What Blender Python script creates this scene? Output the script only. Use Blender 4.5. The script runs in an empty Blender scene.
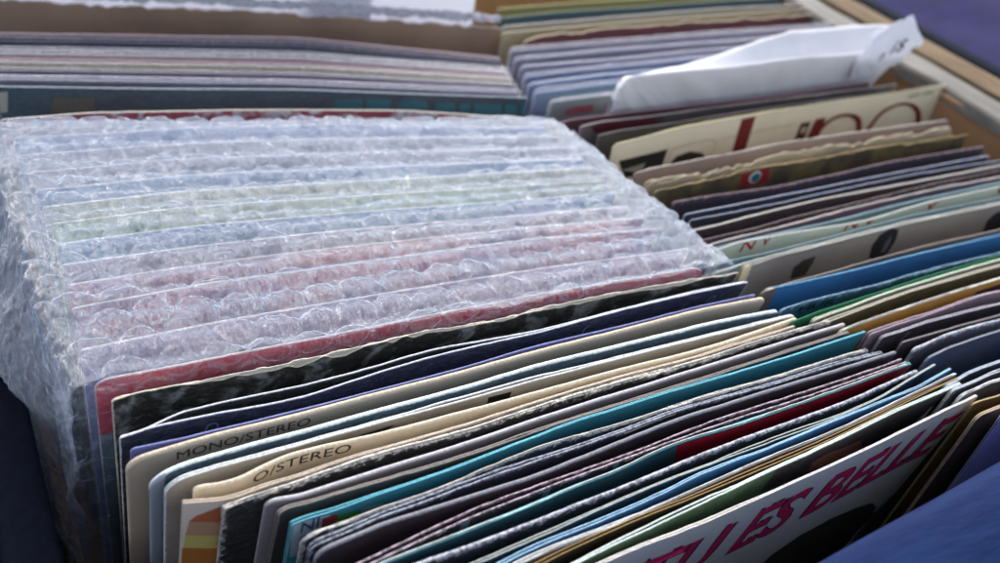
import bpy, bmesh, math, random
import numpy as np
from mathutils import Matrix, Vector
random.seed(7)
rng = np.random.default_rng(11)
SC = bpy.context.scene
COL = SC.collection
MM = 0.001

# ------------------------------------------------------------------ helpers
def lin(h, k=1.0):
    r = [int(h[i:i+2], 16)/255 for i in (0, 2, 4)]
    return tuple((c/12.92 if c <= .04045 else ((c+.055)/1.055)**2.4)*k for c in r) + (1,)

class NT:
    def __init__(s, name):
        s.m = bpy.data.materials.new(name); s.m.use_nodes = True
        s.t = s.m.node_tree; s.t.nodes.clear(); s.n = s.t.nodes; s.l = s.t.links
        s.out = s.n.new('ShaderNodeOutputMaterial')
    def new(s, typ, **k):
        nd = s.n.new(typ)
        for a, b in k.items():
            if a.startswith('i_'):
                key = a[2:].replace('_', ' ')
                s.set(nd.inputs[int(key)] if key.isdigit() else nd.inputs[key], b)
            else: setattr(nd, a, b)
        return nd
    def set(s, inp, v):
        if isinstance(v, bpy.types.NodeSocket): s.l.new(v, inp)
        else: inp.default_value = v
    def math(s, op, a, b=0.0, c=0.0, clamp=False):
        nd = s.n.new('ShaderNodeMath'); nd.operation = op; nd.use_clamp = clamp
        s.set(nd.inputs[0], a); s.set(nd.inputs[1], b); s.set(nd.inputs[2], c)
        return nd.outputs[0]
    def mix(s, f, a, b):
        nd = s.n.new('ShaderNodeMix'); nd.data_type = 'RGBA'
        s.set(nd.inputs[0], f); s.set(nd.inputs[6], a); s.set(nd.inputs[7], b)
        return nd.outputs[2]
    def ramp(s, v, lo, hi):
        nd = s.n.new('ShaderNodeMapRange'); nd.interpolation_type = 'SMOOTHSTEP'
        s.set(nd.inputs[0], v); s.set(nd.inputs[1], lo); s.set(nd.inputs[2], hi)
        return nd.outputs[0]
    def noise(s, vec, scale, detail=3, rough=.6, dist=0):
        nd = s.n.new('ShaderNodeTexNoise'); s.l.new(vec, nd.inputs['Vector'])
        nd.inputs['Scale'].default_value = scale; nd.inputs['Detail'].default_value = detail
        nd.inputs['Roughness'].default_value = rough; nd.inputs['Distortion'].default_value = dist
        return nd.outputs['Fac']
    def mapping(s, vec, loc=(0, 0, 0), scale=(1, 1, 1), rot=(0, 0, 0)):
        nd = s.n.new('ShaderNodeMapping'); s.l.new(vec, nd.inputs[0])
        nd.inputs[1].default_value = loc; nd.inputs[2].default_value = rot; nd.inputs[3].default_value = scale
        return nd.outputs[0]

def card_mat(o, seed, part=''):
    """printed card: ink colours, worn paper along the outline, scuffs. UV is in millimetres."""
    N = NT('card')
    uv = N.new('ShaderNodeUVMap').outputs[0]
    v = N.mapping(N.new('ShaderNodeTexCoord').outputs['Object'], loc=(seed*37.1, seed*11.3, seed*3.7), scale=(1000, 1000, 1000))
    rim = N.new('ShaderNodeAttribute', attribute_name='rim').outputs['Fac']
    c, c2 = (tuple(min(.85, x*1.3+.024) for x in lin(q)[:3])+(1,) for q in (o['c'], o.get('c2', o['c']))); e = tuple(min(.82, x*1.25) for x in lin(o.get('e', 'c8c4bc'))[:3])+(1,)
    if o.get('art') == 'photo':
        f = N.ramp(N.noise(v, .13, 5, .6, .6), .48, .66)
    elif o.get('art'):
        f = N.ramp(N.noise(v, .09, 5, .65, .5), .40, .62)
    else:
        f = N.ramp(N.noise(v, .035, 3, .5), .35, .65)
    base = N.mix(f, c, c2)
    if 'split' in o:
        sx = N.new('ShaderNodeSeparateXYZ'); N.l.new(uv, sx.inputs[0])
        base = N.mix(N.ramp(sx.outputs[1], o['split'][1], o['split'][1]+1.5), base, lin(o['split'][0]))
    # faint grain and scuffs in the ink
    vs = N.mapping(v, scale=(.35, 1.2, 1.6))
    sc = N.ramp(N.noise(vs, 1.1, 6, .75), .55, .80)
    base = N.mix(N.math('MULTIPLY', sc, .13), base, e)
    cz = N.noise(N.mapping(v, scale=(.12, .12, .5)), 1.0, 4, .6, 1.5)
    crl = N.math('SUBTRACT', 1.0, N.math('MULTIPLY', N.math('ABSOLUTE', N.math('SUBTRACT', cz, .5)), 34.0), clamp=True)
    base = N.mix(N.math('MULTIPLY', crl, .12), base, e)
    gr = N.noise(v, 3.5, 2, .6)
    base = N.mix(N.math('MULTIPLY', N.ramp(gr, .45, .75), .10), base, (0, 0, 0, 1))
    # worn outline
    w = o.get('wear', .35)
    nz = N.noise(v, .45, 5, .72)
    if o.get('chip'):
        thr = N.math('MULTIPLY', N.ramp(nz, .42, .66), .7+2.0*w)
    else:
        thr = N.math('MULTIPLY', N.math('SUBTRACT', nz, .25), 2.2*w)
    thr = N.math('ADD', thr, .10)
    d = N.math('SUBTRACT', rim, thr)
    wm = N.math('SUBTRACT', 1.0, N.ramp(d, -.12, .16))
    ev = N.mix(N.ramp(N.noise(v, 1.3, 5, .8), .35, .72), e, tuple(x*.5 for x in e[:3])+(1,))
    if o.get('chip'):
        cv = N.ramp(N.noise(v, .8, 3, .7), .42, .52)
        wm = N.math('MULTIPLY', wm, N.math('ADD', N.math('MULTIPLY', cv, .75), .25))
    base = N.mix(wm, base, ev)
    if 'cl' in o:
        sx = N.new('ShaderNodeSeparateXYZ'); N.l.new(uv, sx.inputs[0])
        q = N.math('ADD', sx.outputs[0], N.math('MULTIPLY', N.math('SUBTRACT', nz, .5), 5.0))
        base = N.mix(N.math('SUBTRACT', 1.0, N.ramp(q, 2.6, 4.0)), base, lin(o['cl']))
    b = N.new('ShaderNodeBsdfPrincipled')
    N.l.new(base, b.inputs['Base Color'])
    r = N.math('ADD', N.math('MULTIPLY', wm, .25), .55)
    N.l.new(r, b.inputs['Roughness'])
    b.inputs['Specular IOR Level'].default_value = .35
    bp = N.new('ShaderNodeBump'); bp.inputs['Strength'].default_value = .22; bp.inputs['Distance'].default_value = .0003
    hh = N.math('ADD', N.noise(v, 1.6, 5, .75), N.math('MULTIPLY', N.noise(vs, .25, 2), 2.0))
    N.l.new(hh, bp.inputs['Height']); N.l.new(bp.outputs[0], b.inputs['Normal'])
    N.l.new(b.outputs[0], N.out.inputs[0])
    return N.m

def plain_mat(name, col, rough=.6, spec=.4, n_scale=400, n_amt=.25, bump=.2, stretch=(1, 1, 1), col2=None, metallic=0):
    N = NT(name)
    tc = N.new('ShaderNodeTexCoord').outputs['Object']
    v = N.mapping(tc, scale=stretch)
    n = N.noise(v, n_scale, 6, .65)
    c = lin(col) if isinstance(col, str) else col
    c2 = lin(col2) if col2 else tuple(x*(1-n_amt) for x in c[:3])+(1,)
    base = N.mix(N.ramp(n, .35, .68), c, c2)
    b = N.new('ShaderNodeBsdfPrincipled')
    N.l.new(base, b.inputs['Base Color']); b.inputs['Roughness'].default_value = rough
    b.inputs['Specular IOR Level'].default_value = spec
    bp = N.new('ShaderNodeBump'); bp.inputs['Strength'].default_value = bump; bp.inputs['Distance'].default_value = .001
    N.l.new(n, bp.inputs['Height']); N.l.new(bp.outputs[0], b.inputs['Normal'])
    N.l.new(b.outputs[0], N.out.inputs[0])
    return N.m

INK = {}
def ink_mat(h):
    if h in INK: return INK[h]
    N = NT('printed_ink')
    uv = N.new('ShaderNodeUVMap').outputs[0]
    c = lin(h)
    n = N.ramp(N.noise(uv, 1.2, 6, .75), .52, .78)
    base = N.mix(N.math('MULTIPLY', n, .30), c, (.45, .42, .40, 1))
    base = N.mix(N.math('MULTIPLY', N.ramp(N.noise(uv, .15, 3), .3, .7), .25), base, tuple(x*.6 for x in c[:3])+(1,))
    b = N.new('ShaderNodeBsdfPrincipled'); N.l.new(base, b.inputs['Base Color'])
    b.inputs['Roughness'].default_value = .55; b.inputs['Specular IOR Level'].default_value = .35
    N.l.new(b.outputs[0], N.out.inputs[0])
    INK[h] = N.m
    return N.m

def film_mat(name, base_a, graze_a, tint, rough=.22, crease=1.0, scale=220, gloss=.5, streak=(1, 1, 1)):
    """thin wrinkled polythene: clear + milky scatter + gloss, more milky at grazing angles and in creases"""
    N = NT(name)
    tc = N.new('ShaderNodeTexCoord').outputs['Object']
    v = N.mapping(tc, scale=streak)
    n1 = N.noise(v, scale, 6, .7, 1.2)
    n2 = N.noise(N.mapping(tc, loc=(3, 1, 7), scale=(2.2, .6, .6), rot=(.3, .5, .6)), scale*1.7, 5, .7, .5)
    ridge = N.math('SUBTRACT', 1.0, N.math('MULTIPLY', N.math('ABSOLUTE', N.math('SUBTRACT', n1, .5)), 9.0), clamp=True)
    ridge2 = N.math('SUBTRACT', 1.0, N.math('MULTIPLY', N.math('ABSOLUTE', N.math('SUBTRACT', n2, .5)), 12.0), clamp=True)
    bp = N.new('ShaderNodeBump'); bp.inputs['Strength'].default_value = .9*crease; bp.inputs['Distance'].default_value = .0012
    N.l.new(N.math('ADD', N.math('ADD', N.math('MULTIPLY', n1, 1.2), n2), N.math('MULTIPLY', ridge2, .25)), bp.inputs['Height'])
    lw = N.new('ShaderNodeLayerWeight'); lw.inputs['Blend'].default_value = .5
    fac = N.math('POWER', lw.outputs['Facing'], 2.6)
    a = N.math('ADD', N.math('MULTIPLY', fac, graze_a), base_a)
    n3 = N.noise(N.mapping(tc, loc=(1, 5, 2), scale=(1.0, .28, .28), rot=(.2, -.3, -.5)), scale*2.2, 4, .6, .8)
    ridge3 = N.math('SUBTRACT', 1.0, N.math('MULTIPLY', N.math('ABSOLUTE', N.math('SUBTRACT', n3, .5)), 16.0), clamp=True)
    sm = N.math('MULTIPLY', N.new('ShaderNodeAttribute', attribute_name='seam').outputs['Fac'], .17)
    a = N.math('ADD', N.math('ADD', a, sm), N.math('MULTIPLY', N.math('ADD', ridge, N.math('ADD', ridge2, N.math('MULTIPLY', ridge3, 1.3))), .13*crease))
    a = N.math('MINIMUM', a, .95)
    tr = N.new('ShaderNodeBsdfTransparent')
    df = N.new('ShaderNodeBsdfDiffuse'); df.inputs[0].default_value = tint; N.l.new(bp.outputs[0], df.inputs['Normal'])
    tl = N.new('ShaderNodeBsdfTranslucent'); tl.inputs[0].default_value = tint; N.l.new(bp.outputs[0], tl.inputs['Normal'])
    gl = N.new('ShaderNodeBsdfGlossy'); gl.inputs[0].default_value = (.95, .96, 1, 1); gl.inputs['Roughness'].default_value = rough
    N.l.new(bp.outputs[0], gl.inputs['Normal'])
    m1 = N.new('ShaderNodeMixShader'); m1.inputs[0].default_value = .45
    N.l.new(df.outputs[0], m1.inputs[1]); N.l.new(tl.outputs[0], m1.inputs[2])
    m2 = N.new('ShaderNodeMixShader'); m2.inputs[0].default_value = gloss
    N.l.new(m1.outputs[0], m2.inputs[1]); N.l.new(gl.outputs[0], m2.inputs[2])
    m3 = N.new('ShaderNodeMixShader'); N.l.new(a, m3.inputs[0])
    N.l.new(tr.outputs[0], m3.inputs[1]); N.l.new(m2.outputs[0], m3.inputs[2])
    N.l.new(m3.outputs[0], N.out.inputs[0])
    return N.m

def link(name, me, mat, parent=None):
    o = bpy.data.objects.new(name, me); COL.objects.link(o)
    if mat: me.materials.append(mat)
    if parent is not None:
        o.parent = parent
        o.matrix_parent_inverse = Matrix.Identity(4)
    return o

def tag(o, label, cat, group=None):
    o['label'] = label; o['category'] = cat
    if group: o['group'] = group
    return o

def empty(name, loc):
    o = bpy.data.objects.new(name, None); COL.objects.link(o); o.location = loc
    o.empty_display_size = .01
    return o

def grid_mesh(name, V, nu, nv, closed_u=False, uv=None, rim=None, smooth=True):
    """V: (nu*nv,3) array, index i*nv+j"""
    idx = np.arange(nu*nv).reshape(nu, nv)
    if closed_u: idx = np.vstack([idx, idx[:1]])
    a = idx[:-1, :-1].ravel(); b = idx[1:, :-1].ravel(); c = idx[1:, 1:].ravel(); d = idx[:-1, 1:].ravel()
    F = np.stack([a, b, c, d], 1)
    return raw_mesh(name, V, F, uv, rim, smooth)

def raw_mesh(name, V, F, uv=None, rim=None, smooth=True, attr='rim'):
    me = bpy.data.meshes.new(name)
    V = np.asarray(V, dtype=np.float32); F = np.asarray(F, dtype=np.int32)
    me.vertices.add(len(V)); me.vertices.foreach_set('co', V.ravel())
    me.loops.add(F.size); me.loops.foreach_set('vertex_index', F.ravel())
    me.polygons.add(len(F)); me.polygons.foreach_set('loop_start', np.arange(0, F.size, F.shape[1], dtype=np.int32))
    me.update(calc_edges=True)
    if smooth: me.polygons.foreach_set('use_smooth', np.ones(len(F), dtype=bool))
    if uv is not None:
        L = me.uv_layers.new(name='UVMap'); L.data.foreach_set('uv', np.asarray(uv, dtype=np.float32)[F.ravel()].ravel())
    if rim is not None:
        A = me.attributes.new(attr, 'FLOAT', 'POINT'); A.data.foreach_set('value', np.asarray(rim, dtype=np.float32))
    me.validate(); me.update()
    return me

def noise1(x, seed, period, amp):
    k = np.floor(x/period).astype(int); f = x/period-k; f = f*f*(3-2*f)
    r = np.random.default_rng(seed).normal(size=4096)
    return amp*(r[(k+2000) % 4096]*(1-f)+r[(k+2001) % 4096]*f)

# ------------------------------------------------------------------ a standing sleeve
class Sheet:
    """the middle surface of one sleeve: s along its top edge, d down its height (mm)"""
    def __init__(s, o, pts, seed):
        w = np.array(pts, float); s.z = o.get('z', 0); s.seed = seed
        # resample softly so bends are curved
        seg = np.linalg.norm(np.diff(w, axis=0), axis=1); cs = np.r_[0, np.cumsum(seg)]; s.L = cs[-1]
        g = np.linspace(0, s.L, 361)
        x = np.interp(g, cs, w[:, 0]); y = np.interp(g, cs, w[:, 1])
        k = np.exp(-np.linspace(-2, 2, 17)**2); k /= k.sum()
        def sm(a):
            p = np.r_[2*a[0]-a[8:0:-1], a, 2*a[-1]-a[-2:-10:-1]]
            return np.convolve(p, k, 'valid')
        def sw(a):
            for _ in range(1):
                k2 = np.exp(-np.linspace(-2, 2, 61)**2); k2 /= k2.sum()
                p = np.r_[2*a[0]-a[30:0:-1], a, 2*a[-1]-a[-2:-32:-1]]
                return np.convolve(p, k2, 'valid')
        q = np.clip((np.minimum(g, s.L-g)-12)/22, 0, 1)
        s.g, s.x, s.y = g, sm(x)*(1-q)+sw(x)*q, sm(y)*(1-q)+sw(y)*q
        e = w[-1]-w[0]; e /= np.linalg.norm(e); s.e = e
        l = math.radians(-o.get('lean', 0)); s.nb = np.array([-e[1], e[0], 0])
        s.dn = np.array([0, 0, -math.cos(l)])+s.nb*math.sin(l)
    def frame(s, S):
        x = np.interp(S, s.g, s.x); y = np.interp(S, s.g, s.y)
        h = .8
        tx = np.interp(np.minimum(S+h, s.L), s.g, s.x)-np.interp(np.maximum(S-h, 0), s.g, s.x)
        ty = np.interp(np.minimum(S+h, s.L), s.g, s.y)-np.interp(np.maximum(S-h, 0), s.g, s.y)
        T = np.stack([tx, ty, 0*tx], -1); T /= np.linalg.norm(T, axis=-1, keepdims=True)
        n = np.cross(s.dn, T); n *= np.where(n[..., 1:2] < 0, 1, -1)
        P = np.stack([x, y, 0*x+s.z], -1)
        P = P+n*(noise1(S, s.seed, 27, .05)+noise1(S, s.seed+1, 4, .03))[..., None]
        return P, n
    def pos(s, S, D, off):
        P, n = s.frame(S)
        return P+s.dn*np.asarray(D)[..., None]+n*np.asarray(off)[..., None]

def panel(name, sh, o, t, off, seed, raise_=0., H=178., gapf=None, pad=0., fine=True, jit=1.0):
    """one card panel (thickness t mm, centred at off mm from the middle surface towards the viewer)"""
    L = sh.L
    step = .65 if fine else 1.6
    rl, rr = o.get('r', (1, 1)); 
    edge = np.array([0, .12, .3, .6, 1.0, 1.6, 2.4])
    inner = np.arange(3.2, L-3.2, step)
    S = np.r_[edge, inner, L-edge[::-1]]; nS = len(S)
    def drop(S, r, q):
        u = np.clip(r-q, 0, r)
        return r-np.sqrt(np.maximum(r*r-u*u, 0))
    top = drop(S, rl*1.25, S)+drop(S, rr*1.1, L-S)
    wr = o.get('wear', .35)
    top = top+np.abs(noise1(S, seed+5, 1.7 if t < 1.05 else 4.1, (.05*jit*(.3+wr))))+noise1(S, seed+6, 20, .06*jit)+np.clip(noise1(S, seed+4, 3.0, .08*wr*jit), -.03, .3)
    tn = o.get('torn', .22 if (fine and wr >= .45) else 0)
    if tn: top = top+np.clip(noise1(S, seed+7, 3.2, .28*tn)+noise1(S, seed+8, 9, .3*tn), -tn*.3, tn*.8)
    rho = min(t*(.5 if t > 1.05 else .28), .8)
    rows = np.r_[rho*np.array([0, .06, .25, .6, 1.0]), rho+np.array([.3, .7, 1.2, 2.0, 3.2, 6, 12, 25, 50, 100, H-rho])]
    offs = np.where(rows < rho, np.sqrt(np.clip(1-(1-rows/rho)**2, 0, 1)), 1.0)*t/2
    nR = len(rows)
    g = np.zeros(nS) if gapf is None else gapf(S)
    Sg, Rg = np.meshgrid(S, rows, indexing='ij')
    D = Rg+top[:, None]*np.clip(1-Rg/60, 0, 1)-raise_
    # the side edges of card are rounded too
    se = np.sqrt(np.clip(1-(1-np.minimum(np.minimum(S, L-S), rho)/rho)**2, 0, 1))
    O = offs[None, :]*np.maximum(se, .12)[:, None]
    gg = (off+g)[:, None]*np.ones_like(Rg)
    Sx = Sg*(1+2*pad/L)-pad
    Sx = np.clip(Sx, -pad, L+pad)
    def wall(sign):
        P, n = sh.frame(np.clip(Sx, 0, L))
        extra = np.where(Sx < 0, Sx, np.where(Sx > L, Sx-L, 0))
        P = P+np.append(sh.e, 0)[None, None, :]*extra[..., None]
        return P+sh.dn*D[..., None]+n*(gg+sign*O)[..., None]
    Fr = wall(1); Bk = wall(-1)
    # stitch: front rows reversed (bottom->top) then back rows (top->bottom)
    V = np.concatenate([Fr[:, ::-1], Bk[:, 1:]], 1)      # share the crest row
    rimd = np.minimum(np.minimum(Rg, Sg), L-Sg)
    R2 = np.concatenate([rimd[:, ::-1], rimd[:, 1:]], 1)
    U2 = np.concatenate([np.stack([Sg, D], -1)[:, ::-1], np.stack([Sg+200, D], -1)[:, 1:]], 1)
    nv = V.shape[1]
    me = grid_mesh(name, V.reshape(-1, 3)*MM, nS, nv, uv=U2.reshape(-1, 2), rim=R2.ravel())
    return me

def clip_map(bm, sh, L, off, dmin=.55, stepmm=3.0):
    """bm lies in the (s,d) plane; cut it into strips and bend it on the sleeve's front"""
    geom = lambda: bm.verts[:]+bm.edges[:]+bm.faces[:]
    bmesh.ops.bisect_plane(bm, geom=geom(), plane_co=(0, dmin, 0), plane_no=(0, -1, 0), clear_outer=True)
    bmesh.ops.bisect_plane(bm, geom=geom(), plane_co=(.5, 0, 0), plane_no=(-1, 0, 0), clear_outer=True)
    bmesh.ops.bisect_plane(bm, geom=geom(), plane_co=(L-.5, 0, 0), plane_no=(1, 0, 0), clear_outer=True)
    if not bm.verts: return None
    x0 = min(v.co.x for v in bm.verts); x1 = max(v.co.x for v in bm.verts)
    x = x0+stepmm
    while x < x1:
        bmesh.ops.bisect_plane(bm, geom=geom(), plane_co=(x, 0, 0), plane_no=(1, 0, 0)); x += stepmm
    if not bm.faces: return None
    bmesh.ops.triangulate(bm, faces=bm.faces[:])
    V = np.array([v.co[:] for v in bm.verts]); bm.verts.index_update()
    F = np.array([[v.index for v in f.verts] for f in bm.faces])
    W = sh.pos(V[:, 0], V[:, 1], np.full(len(V), off))
    # make faces look outwards
    n = np.cross(W[F[:, 1]]-W[F[:, 0]], W[F[:, 2]]-W[F[:, 0]])
    _, nf = sh.frame(V[F[:, 0], 0])
    fl = (n*nf).sum(1) < 0
    F[fl] = F[fl][:, ::-1]
    return raw_mesh('print', W*MM, F, uv=V[:, :2]+17., smooth=True)

def poly_bm(pts):
    bm = bmesh.new(); vs = [bm.verts.new((p[0], p[1], 0)) for p in pts]; f = bm.faces.new(vs)
    bmesh.ops.triangulate(bm, faces=[f]); return bm

def ribbon_bm(pts, ws):
    p = np.array(pts, float); 
    m = 6; n = len(p); t = np.linspace(0, n-1, (n-1)*m+1)
    def cr(a):
        o = []
        for q in t:
            i = min(int(q), n-2); f = q-i
            p0, p1, p2, p3 = a[max(i-1, 0)], a[i], a[i+1], a[min(i+2, n-1)]
            o.append(.5*((2*p1)+(-p0+p2)*f+(2*p0-5*p1+4*p2-p3)*f*f+(-p0+3*p1-3*p2+p3)*f**3))
        return np.array(o)
    c = cr(p) if n > 2 else p[0]+(p[1]-p[0])*(t[:, None])
    w = np.interp(t, range(n), ws)
    T = np.gradient(c, axis=0); T /= np.linalg.norm(T, axis=1, keepdims=True)+1e-9
    nn = np.stack([-T[:, 1], T[:, 0]], 1)
    bm = bmesh.new()
    A = [bm.verts.new((*(c[i]+nn[i]*w[i]/2), 0)) for i in range(len(c))]
    B = [bm.verts.new((*(c[i]-nn[i]*w[i]/2), 0)) for i in range(len(c))]
    for i in range(len(c)-1):
        try: bm.faces.new((A[i], A[i+1], B[i+1], B[i]))
        except ValueError: pass
    return bm

def text_bm(txt, a, b, H, shear, bold, dx=0, dy=0, extra=0.0):
    cu = bpy.data.curves.new('lettering', 'FONT'); cu.body = txt; cu.size = 1
    cu.offset = ((.017 if H > 15 else .014) if bold else 0.0)+extra; cu.resolution_u = 3
    if bold: cu.space_character = .98
    ob = bpy.data.objects.new('lettering', cu); COL.objects.link(ob)
    dg = bpy.context.evaluated_depsgraph_get(); dg.update()
    me = bpy.data.meshes.new_from_object(ob.evaluated_get(dg))
    bm = bmesh.new(); bm.from_mesh(me)
    bpy.data.objects.remove(ob); bpy.data.curves.remove(cu); bpy.data.meshes.remove(me)
    xs = [v.co.x for v in bm.verts]; x0, x1 = min(xs), max(xs)
    for v in bm.verts:
        q = (v.co.x-x0)/(x1-x0); y = v.co.y/.70*H
        v.co = (a[0]+(b[0]-a[0])*q+shear*y+dx, a[1]+(b[1]-a[1])*q-y+dy, 0)
    return bm

GROUPS = {'wrapped': 'record sleeves bundled in bubble wrap', 'front left row': 'record sleeves standing in the front left row',
          'right row': 'record sleeves standing in the right row', 'back left row': 'plastic covered sleeves in the back left row',
          'back right row': 'record sleeves standing in the back right row'}

PLASTIC = None
def build_sleeve(k, o):
    seed = 100+k*17
    sh = Sheet(o, o['pts'], seed)
    mid, _ = sh.frame(np.array([sh.L/2])); base = mid[0]+sh.dn*178
    base = base*MM
    root = empty('record_sleeve', base)
    tag(root, o['label'], 'record sleeve', GROUPS[o['row']])
    T = Matrix.Translation(Vector(base)).inverted()
    fine = o['row'] in ('front left row', 'right row')
    t = o.get('t', 1.0)*.68
    mat = card_mat(o, seed*.013)
    def add(name, me, m, parent=root):
        if parent is root: me.transform(T)
        return link(name, me, m, parent)
    face = t/2
    if 'back' in o:
        sb = Sheet(o, o['back'], seed+3)
        add('back_cover', panel('back_cover', sb, o, t*.6, 0, seed+9, fine=fine), mat)
        fc = add('front_cover', panel('front_cover', sh, o, t*.6, 0, seed, fine=fine), mat)
        face = t*.3
    elif t >= 1.05 or not fine or t < .40:
        fc = add('front_cover', panel('front_cover', sh, o, t, 0, seed, fine=fine), mat)
    else:
        tp = t*.5
        gap = lambda S: -np.clip(noise1(S, seed+31, 38, .35)-.05, 0, .5)
        add('back_cover', panel('back_cover', sh, o, tp, -t*.3, seed+9, gapf=gap, fine=fine, raise_=-.1), mat)
        fc = add('front_cover', panel('front_cover', sh, o, tp, t*.3, seed, fine=fine), mat)
        face = t*.5
        if (k % 4) == 1 and t >= .5:
            oi = dict(c='b8b2a6', e='c8c4ba', wear=.2, r=(3, 3), torn=.5)
            add('inner_sleeve', panel('inner_sleeve', sh, oi, .22, -.05*t, seed+40, raise_=.35, fine=fine), card_mat(oi, seed*.017))
    for q, d in enumerate(o.get('dec', [])):
        off = face+.07+.035*q
        nm = 'printed_picture'
        if d[0] == 'poly': bm = poly_bm(d[1]); m = ink_mat(d[2])
        elif d[0] == 'stroke': bm = ribbon_bm(d[1], [d[2]]*len(d[1])); m = ink_mat(d[3]); nm = 'printed_line'
        elif d[0] == 'ring': bm = ribbon_bm(d[1], [1.9*x for x in d[2]]); m = ink_mat(d[3]); nm = 'printed_letter'
        elif d[0] == 'disc':
            bm = poly_bm([(d[1][0]+d[2]*1.1*math.cos(i*.314), d[1][1]+d[2]*math.sin(i*.314)) for i in range(20)]); m = ink_mat(d[3])
        else:
            nm = 'printed_title'
            if d[4] > 15:
                for e_, (dx, dy) in enumerate(((.45, .35), (-.5, -.5))):
                    b2 = text_bm(d[1], d[2], d[3], d[4], d[6], d[7], dx=dx, dy=dy, extra=.012)
                    me = clip_map(b2, sh, sh.L, off-.02-.02*e_); b2.free()
                    if me: add('letter_outline', me, ink_mat('3a2530'))
            bm = text_bm(d[1], d[2], d[3], d[4], d[6], d[7]); m = ink_mat(d[5]); 
            if d[4] > 15: off += .03
        if nm != 'printed_title' and sum((b.co-a.co).length for a, b in []) : pass
        me = clip_map(bm, sh, sh.L, off); bm.free()
        if me: add(nm, me, m)
    if o.get('plastic'):
        op = dict(o); op.pop('chip', None); op['r'] = (2, 2); op['torn'] = .25
        add('plastic_cover', panel('plastic_cover', sh, op, t+.3, 0, seed+60, raise_=.5+1.2*((k*7) % 5)/4, pad=1.5, fine=False, jit=.8), PLASTIC)
    return root

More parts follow.
